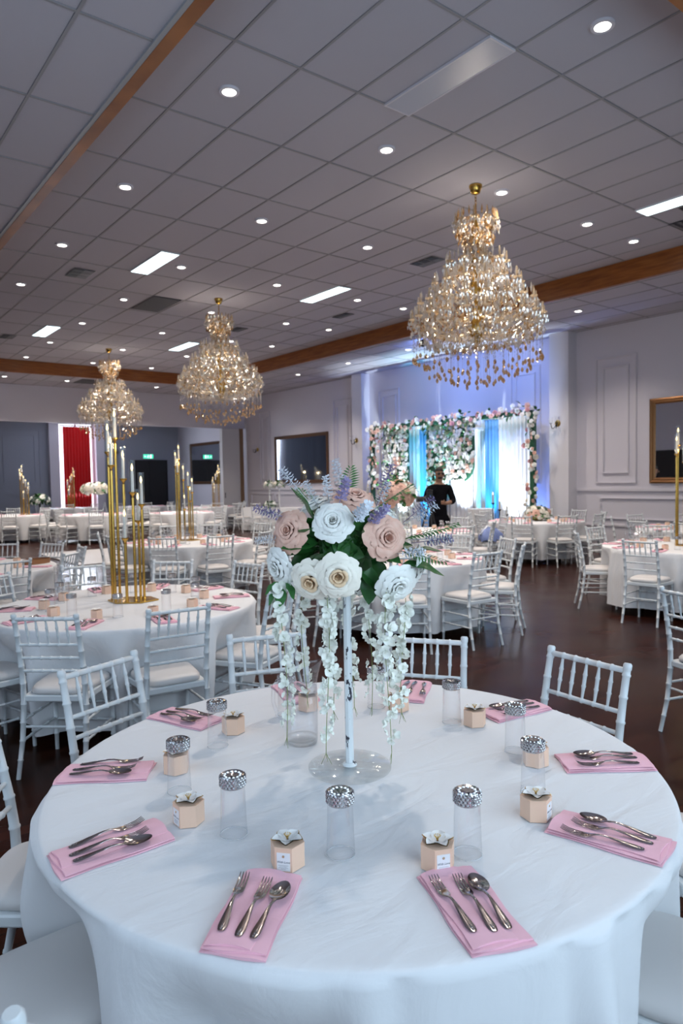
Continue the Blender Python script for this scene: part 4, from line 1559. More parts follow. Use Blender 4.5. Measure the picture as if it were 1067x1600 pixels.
ch_me = {k: CH[k].mesh(k, 'gold', True, 50) for k in ('canopy', 'chain', 'column')}
cr_me = CH['crys'].mesh('crystals', 'crystal_clear')
am_me = CH['amber'].mesh('amber_crystals', 'crystal_amber')
cr_me['stuff'] = am_me['stuff'] = True
arm_me = [a.mesh('arm', 'crystal_arm', True, 50) for a in CH['arms']]
arms_joined = MB()
for a in CH['arms']:
    arms_joined.join(a)
arms_joined = arms_joined.mesh('arms', 'crystal_arm', True, 50)
arms_joined['stuff'] = True
LQ = [0.22, 0.25, 0.28, 0.31, 0.34, 0.37, 0.40, 0.43, 0.46]
pm_ = {l: pendant_mesh(l).mesh('pendant', 'crystal_clear') for l in LQ}
dm_ = {l: drop_mesh(l).mesh('drop', 'crystal_amber') for l in LQ}
pj, dj = MB(), MB()
for x, y, z, L in CH['pend']:
    q = min(LQ, key=lambda v: abs(v - L))
    pj.join(pendant_mesh(q), T(x, y, z))
    dj.join(drop_mesh(q), T(x, y, z))
pj, dj = pj.mesh('pendants', 'crystal_clear'), dj.mesh('drops', 'crystal_amber')
pj['stuff'] = dj['stuff'] = True


def chandelier(x, y, label, near):
    t = thing('chandelier', label, 'chandelier', (x, y, ZU), 0, 'crystal chandeliers')
    for k in ('canopy', 'chain', 'column'):
        obj(k, ch_me[k], t)
    for nm, me in (('crystals', cr_me), ('amber_crystals', am_me)):
        obj(nm, me, t)['kind'] = 'stuff'
    if near:
        for me in arm_me:
            obj('arm', me, t)
        for px, py, pz, L in CH['pend']:
            q = min(LQ, key=lambda v: abs(v - L))
            o = obj('pendant', pm_[q], t, (px, py, pz))
            obj('drop', dm_[q], o)
    else:
        for nm, me in (('arms', arms_joined), ('pendants', pj), ('drops', dj)):
            obj(nm, me, t)['kind'] = 'stuff'
    for z, e in ((-0.55, 12), (-1.2, 46), (-1.6, 46)):
        lamp('chandelier_fill', 'POINT', (0, 0, z), e, (1.0, 0.90, 0.78), size=0.12, parent=t)  # added fill brightening crystals, ceiling and walls; the chandeliers have no lit bulbs


chandelier(6.24, 5.4, 'largest tiered crystal chandelier, nearest, right of centre', True)
chandelier(6.19, 11.45, 'tiered crystal chandelier in the middle of the hall', False)
chandelier(6.22, 17.2, 'smallest looking tiered crystal chandelier, furthest left', False)


# ================================================================ FLOWERS
def petal_fn(span, r0, r1, h, curl, ruf, ph):
    def f(u, v):
        v = math.sin(v * PI / 2) ** 0.9
        w_ = (0.42 + 0.58 * sm(0.0, 0.55, v)) * math.sqrt(max(0.02, 1 - (max(0.0, v - 0.58) / 0.42) ** 2.4))
        a = (u - 0.5) * 2 * span * w_
        r = r0 + (r1 - r0) * v ** 1.25 + curl * sm(0.62, 1.0, v) * (0.6 + 0.4 * abs(u - 0.5) * 2)
        z = h * (math.sin(v * PI / 2 * 1.02)) - curl * 0.9 * sm(0.75, 1.0, v)
        r += ruf * math.sin(u * 9 + ph) * v ** 2
        z += ruf * 0.8 * math.sin(u * 7 + ph * 2) * v ** 2 - 0.004 * ((u - 0.5) * 2) ** 2
        return (r * math.sin(a), -r * math.cos(a), z)
    return f


# rings of petals, outermost first: count, span, r0, r1, height, curl, ruffle
RINGS = [(5, 0.95, 0.012, 0.054, 0.030, 0.011, 0.0014), (5, 0.95, 0.010, 0.043, 0.039, 0.009, 0.0013), (5, 0.98, 0.008, 0.032, 0.045, 0.006, 0.0011), (4, 1.05, 0.006, 0.022, 0.049, 0.0035, 0.0008), (3, 1.2, 0.004, 0.013, 0.051, 0.0015, 0.0005)]


def rose_bits(material, heart=None):
    ms = []
    for i, (n, sp, r0, r1, h, cu, ru) in enumerate(RINGS):
        mt = heart if heart and i >= 3 else material
        ms.append(MB().surf(petal_fn(sp, r0, r1, h, cu, ru, i * 1.3), 10, 9).mesh('petal', mt, True))
    core = MB().surf(lambda u, v: ((0.003 + 0.005 * v) * math.cos(u * 4 * PI), (0.003 + 0.005 * u) * math.sin(u * 4 * PI), 0.020 + 0.026 * v), 24, 3)
    core.lathe([(0.003, 0.0), (0.012, 0.004), (0.010, 0.018), (0.004, 0.03)], 8)
    return ms, core.mesh('rose', heart or material, True)


ROSES = {k: rose_bits(*v) for k, v in dict(white=('rose_white',), cream=('rose_cream', 'rose_heart'), dusty=('rose_dusty',), peach=('rose_peach',)).items()}


def rose_joined(material, rings=RINGS, nu=4, nv=4):
    m = MB()
    for i, (n, sp, r0, r1, h, cu, ru) in enumerate(rings):
        p = MB().surf(petal_fn(sp, r0, r1, h, cu, ru, i), nu, nv)
        for k in range(n):
            m.join(p, Matrix.Rotation(2 * PI * (k + 0.37 * i) / n, 4, 'Z'))
    m.lathe([(0.003, 0.0), (0.012, 0.004), (0.010, 0.02), (0.004, 0.04)], 6)
    return m.mesh('rose', material, True)


def rose(parent, p, d, kind, s=1.0):
    ms, core = ROSES[kind]
    o = obj('rose', core, parent, mx=face_to(p, d, random.uniform(0, 6), s))
    for i, (n, *_r) in enumerate(RINGS):
        for k in range(n):
            q = obj('petal', ms[i], o, mx=Matrix.Rotation(2 * PI * (k + 0.37 * i) / n + random.uniform(-0.08, 0.08), 4, 'Z') @ Matrix.Rotation(random.uniform(-0.05, 0.05), 4, 'X') @ Matrix.Scale(random.uniform(0.94, 1.05), 4))


def leaf_fn(L, W, fold=0.25, droop=0.3):
    def f(u, v):
        w_ = W * math.sin(PI * v ** 0.85) ** 0.8 if 0 < v < 1 else 0.0005
        x = (u - 0.5) * 2 * w_
        return (x, v * L, fold * abs(x) - droop * L * v * v + 0.002 * math.sin(v * 14))
    return f


LEAF = MB().surf(leaf_fn(0.075, 0.024), 4, 7).mesh('leaf', 'leaf_green', True)
LEAF_L = MB().surf(leaf_fn(0.11, 0.030, 0.3, 0.2), 4, 8).mesh('leaf', 'leaf_green', True)
LEAF_B = MB().surf(leaf_fn(0.055, 0.019), 4, 6).mesh('leaf', 'leaf_bright', True)
fern = MB()
for k in range(14):
    y = 0.02 + k * 0.011
    L = 0.05 * math.sin(PI * (k + 2) / 17)
    for s_ in (-1, 1):
        fern.add([(0, y, 0), (s_ * L * 0.5, y + 0.012, 0.003), (s_ * L, y + 0.016, -0.004), (s_ * L * 0.5, y + 0.004, 0.001)], [(0, 1, 2, 3)])
fern.tube([(0, 0, 0), (0, 0.09, 0.001), (0, 0.18, -0.01)], [0.0016, 0.0013, 0.0006], 4)
FERN = fern.mesh('fern_frond', 'leaf_bright', True)


def floret_sprig(L, n, material, seed):
    rnd = random.Random(seed)
    m = MB()
    m.tube([(0, 0, 0), (0, 0, L)], 0.0012, 4)
    for k in range(n):
        z = L * (0.35 + 0.65 * k / n)
        a = k * 2.4
        r = 0.010 * (1 - 0.6 * k / n) + 0.003
        c = Vector((r * math.cos(a), r * math.sin(a), z))
        for q in range(4):
            b = a + q * PI / 2
            e = Vector((math.cos(b), math.sin(b), 0.5)) * 0.0095
            s_ = Vector((-math.sin(b), math.cos(b), 0)) * 0.0042
            m.add([c, c + e * 0.6 + s_, c + e, c + e * 0.6 - s_], [(0, 1, 2, 3)])
    return m.mesh('floret_sprig', material, True)


SPRIG_W = floret_sprig(0.11, 26, 'floret_white', 1)
SPRIG_L = floret_sprig(0.12, 26, 'lilac', 2)

# wisteria blossom: two side wings, a keel and a banner, about 25 mm
wb = MB()
for ang, tilt, sc_ in ((0, 0.4, 1.0), (2.3, -0.2, 0.8), (-2.3, -0.2, 0.8), (PI, 0.9, 0.6)):
    pt_ = MB().surf(lambda u, v: ((u - 0.5) * 0.023 * math.sin(PI * (0.15 + 0.75 * v)) ** 0.6, 0.002 + v * 0.017, 0.006 * math.sin(v * 2.4) + 0.004 * ((u - 0.5) * 2) ** 2), 4, 4)
    wb.join(pt_, Matrix.Rotation(ang, 4, 'Z') @ Matrix.Rotation(tilt, 4, 'X') @ Matrix.Scale(sc_, 4))
BLOSSOM = wb.mesh('blossom', 'wisteria_petal', True)


def strand(parent, top, L, n, seed, sway=0.02, taper=True):
    rnd = random.Random(seed)
    top = Vector(top)
    a0 = rnd.uniform(0, 6)
    path = [top + Vector((sway * math.sin(t * 4 + a0), sway * math.cos(t * 3.1 + a0), -L * t)) for t in [k / 14 for k in range(15)]]
    o = obj('wisteria_strand', MB().tube(path, 0.0013, 4).mesh('wisteria_strand', 'stem_green', True), parent)
    for k in range(n):
        t = (k + 0.3) / n * 0.93
        i = min(13, int(t * 14))
        p = path[i].lerp(path[i + 1], t * 14 - i)
        a = rnd.uniform(0, 2 * PI)
        d = Vector((math.cos(a), math.sin(a), rnd.uniform(-0.5, 0.4)))
        s_ = rnd.uniform(1.0, 1.55) * (1.0 - 0.35 * t)
        obj('blossom', BLOSSOM, o, mx=face_to(p + d * 0.010, d, rnd.uniform(0, 6), s_))
    for k in range(3):
        t0 = path[-1]
        q = MB().tube([path[-2], t0, t0 + Vector((rnd.uniform(-0.015, 0.015), rnd.uniform(-0.015, 0.015), -0.03))], [0.0012, 0.0010, 0.0006], 4)
        obj('tendril', q.mesh('tendril', 'stem_green', True), o)
    return o


FS = thing('flower_stand', 'foreground rose and wisteria centrepiece on a chipped white pole with clear base', 'centrepiece', (1.287, 1.628, ZT))
obj('base', MB().lathe([(0.001, 0.0), (0.123, 0.0), (0.126, 0.002), (0.126, 0.007), (0.123, 0.009), (0.001, 0.009)], 56, cap0=False, cap1=False).mesh('base', 'acrylic', True, 40), FS)
pole = obj('pole', MB().rod((0, 0, 0.009), (0.004, 0.006, 0.615), 0.0125, 0.0125, 8).mesh('pole', 'chipped_white_paint', True, 30), FS)
obj('collar', MB().lathe([(0.0135, 0.009), (0.022, 0.009), (0.022, 0.013), (0.0135, 0.018)], 16, cap0=False, cap1=False).mesh('collar', 'chipped_white_paint', True, 40), FS)
O = Vector((1.287, 1.628, ZT))
C0 = Vector((1.30, 1.655, 1.425))
CAMD = Vector((-0.62, -0.785, 0.10))
RT = Vector((0.788, -0.615, 0))
obj('foam', MB().ball(tuple(C0 - O), 0.065, 10, 7, (1, 1, 0.8)).mesh('foam', 'leaf_green', True), FS)
# position right / up / towards camera from the cluster centre, facing (r, u, c), kind, size
RO = [(-0.155, 0.052, 0.06, (-0.55, 0.25, 0.8), 'dusty', 1.05), (-0.030, 0.080, 0.095, (-0.1, 0.35, 0.9), 'white', 0.97), (0.035, 0.140, 0.015, (0.15, 0.85, 0.5), 'dusty', 1.05),
      (0.118, 0.030, 0.085, (0.45, 0.1, 0.9), 'dusty', 1.12), (-0.190, -0.055, 0.04, (-0.75, -0.25, 0.6), 'white', 1.02), (-0.093, -0.086, 0.105, (-0.35, -0.35, 0.85), 'cream', 1.08),
      (-0.018, -0.070, 0.14, (0.0, -0.12, 1.0), 'cream', 1.08), (0.150, -0.105, 0.085, (0.35, -0.45, 0.8), 'white', 1.05), (0.215, -0.062, 0.01, (0.95, -0.2, 0.1), 'white', 1.05),
      (-0.085, 0.125, -0.03, (-0.4, 0.9, 0.1), 'white', 0.9), (0.130, 0.085, -0.02, (0.6, 0.75, 0.1), 'white', 0.95), (0.02, 0.10, -0.11, (0.0, 0.6, -0.8), 'dusty', 1.0),
      (-0.12, 0.02, -0.12, (-0.5, 0.2, -0.85), 'white', 1.0), (0.12, 0.0, -0.12, (0.5, 0.1, -0.85), 'cream', 1.0), (0.0, -0.09, -0.10, (0.0, -0.4, -0.9), 'white', 1.0), (0.06, -0.13, 0.0, (0.2, -0.9, 0.2), 'white', 0.85)]


def W3(r, u, c):
    return RT * r + Vector((0, 0, 1)) * u + Vector((-0.615, -0.788, 0)) * c


for r, u, c, d, k, s_ in RO:
    dv = W3(*d).normalized()
    rose(FS, C0 - O + W3(r, u, c) - dv * 0.02, dv, k, s_)
rnd = random.Random(3)
for k in range(130):
    a, e = rnd.uniform(0, 2 * PI), rnd.uniform(-0.75, 0.95)
    if e < -0.45 and rnd.random() < 0.5:
        continue
    d = W3(math.cos(a) * math.cos(e), math.sin(e) * 0.8, math.sin(a) * math.cos(e)).normalized()
    if d.dot(Vector((-0.615, -0.788, 0))) > 0.55:
        continue
    p = C0 - O + Vector((d.x * 0.075, d.y * 0.075, d.z * 0.055)) + Vector((rnd.uniform(-0.03, 0.03), rnd.uniform(-0.03, 0.03), rnd.uniform(-0.02, 0.02)))
    q = (d + Vector((rnd.uniform(-0.6, 0.6), rnd.uniform(-0.6, 0.6), rnd.uniform(-0.5, 0.4)))).normalized()
    mx = Matrix.Translation(p) @ q.to_track_quat('Y', 'Z').to_matrix().to_4x4() @ Matrix.Rotation(rnd.uniform(-0.8, 0.8), 4, 'Y') @ Matrix.Scale(rnd.uniform(0.75, 1.25), 4)
    obj('leaf', LEAF_L if k % 3 == 0 else LEAF, FS, mx=mx)
for k in range(46):
    a, e = rnd.uniform(-1.2, 1.2), rnd.uniform(-0.9, 0.9)
    d = W3(math.sin(a) * math.cos(e), math.sin(e), math.cos(a) * math.cos(e)).normalized()
    tg = d.cross(Vector((rnd.uniform(-1, 1), rnd.uniform(-1, 1), rnd.uniform(-1, 1)))).normalized() + d * 0.25
    q = tg.to_track_quat('Y', 'Z').to_matrix().to_4x4()
    zl = q.to_3x3() @ Vector((0, 0, 1))
    rl = math.atan2(zl.cross(d).dot(tg.normalized()), zl.dot(d))
    obj('leaf', LEAF, FS, mx=Matrix.Translation(C0 - O + Vector((d.x * 0.066, d.y * 0.066, d.z * 0.055)) - tg * 0.03) @ q @ Matrix.Rotation(rl + rnd.uniform(-0.3, 0.3), 4, 'Y') @ Matrix.Scale(rnd.uniform(0.8, 1.2), 4))
for r, u, c, dr_, me, s_ in [(0.17, 0.02, 0.05, (0.9, 0.25, 0.1), FERN, 1.0), (0.16, -0.01, 0.06, (0.85, -0.2, 0.3), FERN, 0.85), (0.08, 0.10, 0.0, (0.8, 0.5, -0.1), FERN, 0.9), (0.0, 0.12, -0.06, (0.2, 0.9, -0.4), FERN, 0.8), (-0.06, 0.08, -0.08, (-0.5, 0.6, -0.6), FERN, 0.9),
                             (-0.085, 0.07, 0.05, (-0.35, 0.9, 0.1), LEAF_L, 1.2), (0.17, -0.05, 0.07, (0.9, -0.1, 0.1), LEAF_L, 1.15), (0.19, -0.02, 0.03, (0.9, 0.2, 0.2), LEAF_L, 0.95),
                             (-0.195, -0.10, 0.05, (-0.8, -0.4, 0.3), LEAF_B, 1.0), (-0.185, -0.115, 0.06, (-0.2, -1.0, 0.3), LEAF_B, 1.0), (-0.175, -0.10, 0.06, (0.6, -0.7, 0.3), LEAF_B, 1.0), (-0.20, -0.125, 0.05, (-0.7, -0.7, 0.3), LEAF_B, 0.9),
                             (0.04, -0.07, 0.06, (0.7, -0.6, 0.2), LEAF_L, 1.0), (0.08, -0.06, 0.05, (-0.1, -0.9, 0.2), LEAF_L, 1.0)]:
    q = W3(*dr_).normalized()
    up_ = W3(0, 0.5, 1)
    obj('fern_frond' if me is FERN else 'leaf', me, FS, mx=Matrix.Translation(C0 - O + W3(r, u, c)) @ q.to_track_quat('Y', 'Z').to_matrix().to_4x4() @ Matrix.Rotation(rnd.uniform(-0.5, 0.5), 4, 'Y') @ Matrix.Scale(s_, 4))
for r, u, c, dr_, me in [(-0.15, 0.085, 0.02, (-0.95, 0.25, 0.1), SPRIG_W), (-0.15, 0.085, 0.03, (-0.95, 0.32, 0.2), SPRIG_L), (-0.17, 0.03, 0.03, (-0.95, -0.05, 0.2), SPRIG_W), (-0.07, 0.11, 0.03, (-0.4, 0.85, 0.2), SPRIG_W), (-0.04, 0.12, 0.03, (-0.1, 0.95, 0.3), SPRIG_W),
                         (-0.02, 0.11, 0.05, (0.25, 0.7, 0.5), SPRIG_L), (0.02, 0.07, 0.09, (0.4, 0.5, 0.7), SPRIG_W), (0.06, 0.06, 0.08, (0.5, 0.5, 0.6), SPRIG_L), (0.09, 0.10, 0.02, (0.45, 0.85, 0.1), SPRIG_W), (0.1, 0.12, 0.0, (0.35, 0.9, 0.1), SPRIG_L),
                         (0.17, 0.06, 0.03, (0.85, 0.5, 0.1), SPRIG_W), (0.18, 0.07, 0.02, (0.8, 0.65, 0.1), SPRIG_L), (0.19, 0.02, 0.05, (0.95, 0.05, 0.2), SPRIG_W), (0.20, 0.01, 0.05, (0.95, 0.12, 0.2), SPRIG_L), (0.14, -0.02, 0.07, (0.9, 0.1, 0.4), SPRIG_W), (-0.11, 0.14, -0.03, (-0.6, 0.75, 0), SPRIG_W), (0.0, 0.15, -0.04, (-0.2, 0.95, -0.2), SPRIG_W)]:
    q = W3(*dr_).normalized()
    obj('floret_sprig', me, FS, mx=face_to(C0 - O + W3(r, u, c), q, rnd.uniform(0, 6), rnd.uniform(0.85, 1.15)))
for k, (r, c, z0, z1, n) in enumerate([(-0.185, 0.05, 1.31, 0.86, 36), (-0.058, 0.10, 1.31, 0.83, 40), (-0.045, -0.06, 1.31, 0.90, 26), (0.075, -0.04, 1.32, 0.92, 26), (0.125, 0.10, 1.30, 0.82, 38), (0.170, 0.04, 1.27, 0.92, 24), (0.02, -0.14, 1.31, 0.88, 24), (-0.13, -0.09, 1.31, 0.92, 22)]):
    strand(FS, Vector((C0.x, C0.y, z0)) - O + Vector((RT.x * r - 0.615 * c, RT.y * r - 0.788 * c, 0)), z0 - z1, n, 20 + k, 0.012)

# ---- simpler bouquets further away
RJ = {k: rose_joined(v) for k, v in dict(white='rose_white', cream='rose_cream', dusty='rose_dusty', peach='rose_peach').items()}


def bouquet(root, c, rx, rz_, n, kinds, seed, s_=1.0, nleaf=50):
    rnd = random.Random(seed)
    c = Vector(c)
    obj('foam', MB().ball(tuple(c), rx * 0.6, 8, 6, (1, 1, rz_ / rx)).mesh('foam', 'leaf_green', True), root)
    for k in range(n):
        a = k * 2.39996
        e = math.asin(max(-0.6, min(1, 1 - 1.6 * (k + 0.5) / n)))
        d = Vector((math.cos(a) * math.cos(e), math.sin(a) * math.cos(e), math.sin(e)))
        obj('rose', RJ[rnd.choice(kinds)], root, mx=face_to(c + Vector((d.x * rx, d.y * rx, d.z * rz_)), d, rnd.uniform(0, 6), s_ * rnd.uniform(0.8, 1.15)))
    for k in range(nleaf):
        a, e = rnd.uniform(0, 2 * PI), rnd.uniform(-0.6, 1.2)
        d = Vector((math.cos(a) * math.cos(e), math.sin(a) * math.cos(e), math.sin(e)))
        obj('leaf', LEAF, root, mx=Matrix.Translation(c + Vector((d.x * rx, d.y * rx, d.z * rz_))) @ (d + Vector((rnd.uniform(-0.4, 0.4), rnd.uniform(-0.4, 0.4), -0.2))).to_track_quat('Y', 'Z').to_matrix().to_4x4() @ Matrix.Scale(rnd.uniform(0.8, 1.3) * s_, 4))


t = thing('flower_stand', 'peach and cream rose bouquet on a stand behind the foreground flowers', 'centrepiece', (5.16, 5.62, ZT))
obj('base', MB().lathe([(0.001, 0), (0.125, 0), (0.125, 0.009), (0.001, 0.009)], 32, cap0=False, cap1=False).mesh('base', 'acrylic'), t)
obj('pole', MB().rod((0, 0, 0.009), (0, 0, 0.62), 0.0125).mesh('pole', 'chipped_white_paint', True, 30), t)
bouquet(t, (0, 0, 0.69), 0.17, 0.12, 26, ('peach', 'peach', 'dusty', 'cream'), 4, 1.05, 50)
for k in range(6):
    strand(t, (0.14 * math.cos(k * 1.05), 0.14 * math.sin(k * 1.05), 0.62), 0.42, 12, 60 + k, 0.015)
t = thing('flower_bowl', 'low bowl of cream and pink flowers on the table by the arch', 'centrepiece', (11.25, 8.25, ZT))
obj('bowl', MB().lathe([(0.06, 0), (0.10, 0.02), (0.13, 0.08), (0.12, 0.08)], 16, cap1=False).mesh('bowl', 'gold_leaf', True, 50), t)
bouquet(t, (0, 0, 0.13), 0.21, 0.12, 24, ('cream', 'dusty', 'white', 'cream'), 6, 1.1, 50)
t = thing('flower_stand', 'tall white bouquet on a clear stand below the distant curtain', 'centrepiece', (6.62, 19.7, ZT))
obj('pole', MB().rod((0, 0, 0), (0, 0, 0.6), 0.04, 0.03).mesh('pole', 'acrylic', True), t)
bouquet(t, (0, 0, 0.70), 0.34, 0.13, 26, ('white', 'cream'), 7, 1.6, 40)
t = thing('flower_stand', 'dark foliage and white flower posy left of the red curtain', 'centrepiece', (5.95, 22.9, 0))
obj('pole', MB().rod((0, 0, 0), (0, 0, 1.0), 0.03).mesh('pole', 'dark_metal', True), t)
bouquet(t, (0, 0, 1.12), 0.26, 0.14, 10, ('white',), 8, 1.4, 80)
for dx, lab in ((-0.25, 'slender white flower stand at left on the long head table'), (0.12, 'slender white flower stand at right on the long head table')):
    q = Matrix.Translation((11.95, 18.7, 0)) @ Matrix.Rotation(R_(-68), 4, 'Z') @ Vector((dx, 0.05, 0.75))
    t = thing('flower_stand', lab, 'centrepiece', q)
    obj('pole', MB().lathe([(0.10, 0), (0.10, 0.01), (0.025, 0.02), (0.025, 0.62), (0.06, 0.64)], 12).mesh('pole', 'ceramic_white', True, 40), t)
    bouquet(t, (0, 0, 0.72), 0.16, 0.10, 10, ('white', 'cream'), 9, 1.2, 24)
q = Matrix.Translation((11.95, 18.7, 0)) @ Matrix.Rotation(R_(-68), 4, 'Z') @ Vector((-0.05, -0.18, 0.75))
t = thing('flower_bowl', 'low dark green posy with white flowers on the head table', 'centrepiece', q)
bouquet(t, (0, 0, 0.09), 0.18, 0.09, 7, ('white',), 10, 1.1, 60)


# ================================================================ STAGE
BLOOM = {k: rose_joined(v, [(5, 0.95, 0.012, 0.054, 0.026, 0.011, 0.001), (5, 0.95, 0.008, 0.034, 0.040, 0.007, 0.001), (3, 1.1, 0.004, 0.016, 0.046, 0.002, 0.0)], 2, 3) for k, v in dict(white='rose_white', cream='rose_cream', pink='pink_bloom', dusty='rose_dusty').items()}
rnd = random.Random(12)


def drape(y0, y1, z0, z1, x, material, label, n):
    t = thing('stage_drape', label, 'drape', (x, (y0 + y1) / 2, 0), 0, 'stage drapes')
    wd = y1 - y0
    obj('fabric', MB().surf(lambda u, v: (0.025 * math.sin(u * 2 * PI * n) * (1.1 - 0.4 * v), (u - 0.5) * wd, z0 + (z1 - z0) * v), n * 10, 6).mesh('fabric', material, True), t)
    obj('rail', MB().rod((0, -wd / 2, z1), (0, wd / 2, z1), 0.018).mesh('rail', 'chrome'), t)
    for s_ in (-1, 1):
        obj('stand', MB().rod((0.04, s_ * wd / 2, 0), (0.04, s_ * wd / 2, z1), 0.014).lathe([(0.08, 0), (0.08, 0.012)], 12, (0.04, s_ * wd / 2, 0)).mesh('stand', 'chrome'), t)


drape(9.45, 10.38, 0.01, 2.98, 12.72, 'drape_white', 'white pleated drape glowing at the right side of the arch', 9)
drape(10.40, 10.80, 0.01, 2.94, 12.74, 'drape_blue_lit', 'drape strip coloured as lit blue, right of the hanging flower panel', 4)
drape(10.85, 12.40, 0.01, 2.98, 12.80, 'drape_white', 'white drape behind the two middle flower panels', 12)
drape(12.55, 12.98, 0.01, 2.98, 12.74, 'drape_blue_lit', 'drape strip coloured as lit blue, behind the cameraman', 4)
drape(13.02, 14.35, 0.01, 2.98, 12.78, 'drape_white', 'white drape behind the left flower panel', 10)
t = thing('stage_column', 'slim white column right of the hanging flower panel', 'column', (12.6, 10.9, 0))
obj('shaft', MB().lathe([(0.08, 0.10), (0.07, 0.14), (0.066, 2.65), (0.08, 2.70)], 20).mesh('shaft', 'drape_white', True, 40), t)
obj('plinth', MB().box(-0.1, 0.1, -0.1, 0.1, 0, 0.10).mesh('plinth', 'drape_white'), t)
obj('capital', MB().box(-0.1, 0.1, -0.1, 0.1, 2.70, 2.76).mesh('capital', 'drape_white'), t)


def flower_panel(y0, y1, z0, z1, x, label, rows, cols, round_bottom=False, zstand=True):
    t = thing('flower_wall', label, 'flower wall', (x, (y0 + y1) / 2, 0), 0, 'flower walls')
    wd = y1 - y0
    pts = [(-wd / 2, z1), (wd / 2, z1)]
    if round_bottom:
        pts += [(wd / 2 * math.cos(a), z0 + wd / 2 - wd / 2 * math.sin(a)) for a in [PI * k / 12 for k in range(13)]]
    else:
        pts += [(wd / 2, z0), (-wd / 2, z0)]
    bm2 = MB().prism([(p[0], p[1]) for p in pts], 0, 0.05)
    bm2.v = [(v[2], v[0], v[1]) for v in bm2.v]
    bm2.f = [tuple(reversed(f)) for f in bm2.f]
    obj('backing', bm2.mesh('backing', 'arch_green'), t)
    for s_ in (-1, 1):
        obj('post', MB().rod((0.08, s_ * wd * 0.4, 0), (0.08, s_ * wd * 0.4, z1 - 0.1), 0.015).mesh('post', 'chrome'), t)
    for i in range(cols):
        for j in range(rows):
            y = -wd / 2 + wd * (i + 0.5 + (0.5 if j % 2 else 0) - 0.25) / cols + rnd.uniform(-0.025, 0.025)
            z = z0 + (z1 - z0) * (j + 0.5) / rows + rnd.uniform(-0.025, 0.025)
            if round_bottom and z < z0 + wd / 2 and math.hypot(y, z - z0 - wd / 2) > wd / 2:
                continue
            if rnd.random() < 0.10:
                continue
            d = Vector((-1, rnd.uniform(-0.4, 0.4), rnd.uniform(-0.2, 0.4)))
            obj('bloom', BLOOM[rnd.choice(('white', 'white', 'white', 'cream', 'white', 'white', 'white', 'dusty'))], t, mx=face_to((0.0, y, z), d, rnd.uniform(0, 6), rnd.uniform(0.85, 1.35)))
    for k in range(60):
        y, z = rnd.uniform(-wd / 2, wd / 2), rnd.uniform(z0 + (wd / 2 if round_bottom else 0), z1)
        d = Vector((-0.8, rnd.uniform(-1, 1), rnd.uniform(-1, 1)))
        obj('leaf', LEAF_L, t, mx=Matrix.Translation((0, y, z)) @ d.to_track_quat('Y', 'Z').to_matrix().to_4x4() @ Matrix.Scale(1.2, 4))


flower_panel(13.25, 14.2, 1.0, 3.0, 12.58, 'white flower panel at the left end of the arch', 17, 9)
flower_panel(11.95, 12.62, 1.2, 3.02, 12.64, 'white and green flower panel behind the cameraman', 16, 6)
flower_panel(10.98, 11.92, 1.48, 3.0, 12.55, 'rounded white flower panel hanging in the middle of the arch', 14, 9, True)

fa = thing('floral_arch', 'wide rectangular arch of pink and white roses framing the stage', 'arch', (12.5, 11.95, 0))
fr = MB()
Yl, Yr = 2.62, -2.68
for y in (Yl, Yr):
    fr.box(-0.05, 0.05, y - 0.05, y + 0.05, 0, 2.98)
fr.box(-0.05, 0.05, Yr, Yl, 2.93, 3.03)
obj('frame', fr.mesh('frame', 'arch_green'), fa)
for s_ in (Yl, Yr):
    obj('foot', MB().box(-0.25, 0.25, s_ - 0.08, s_ + 0.08, 0, 0.02).mesh('foot', 'chrome'), fa)
pts = []
for k in range(56):
    y = Yr + (Yl - Yr) * k / 55
    for q in range(2 if k % 3 else 3):
        pts.append((y + rnd.uniform(-0.06, 0.06), 2.98 + rnd.uniform(-0.12, 0.13) + (0.04 if y < Yr + 1.2 else 0)))
for k in range(34):
    z = 0.15 + 2.8 * k / 33
    for q in range(2):
        pts.append((Yr + rnd.uniform(-0.15, 0.15), z))
    if True:
        for q in range(2 if k % 3 else 3):
            pts.append((Yl - 0.08 + rnd.uniform(-0.24, 0.2), z))
for y, z in pts:
    a = rnd.uniform(-0.6, 0.6)
    d = Vector((-1, a, rnd.uniform(-0.5, 0.6)))
    obj('bloom', BLOOM[rnd.choice(('white', 'white', 'dusty', 'cream', 'white', 'pink', 'cream', 'dusty'))], fa, mx=face_to((-0.05 + rnd.uniform(-0.06, 0.04), y, z), d, rnd.uniform(0, 6), rnd.uniform(0.65, 1.1)))
for k in range(240):
    y, z = pts[rnd.randrange(len(pts))]
    d = Vector((-0.6, rnd.uniform(-1, 1), rnd.uniform(-1, 1)))
    obj('leaf', LEAF_L, fa, mx=Matrix.Translation((0.0, y + rnd.uniform(-0.05, 0.05), z + rnd.uniform(-0.05, 0.05))) @ d.to_track_quat('Y', 'Z').to_matrix().to_4x4() @ Matrix.Scale(rnd.uniform(0.9, 1.5), 4))

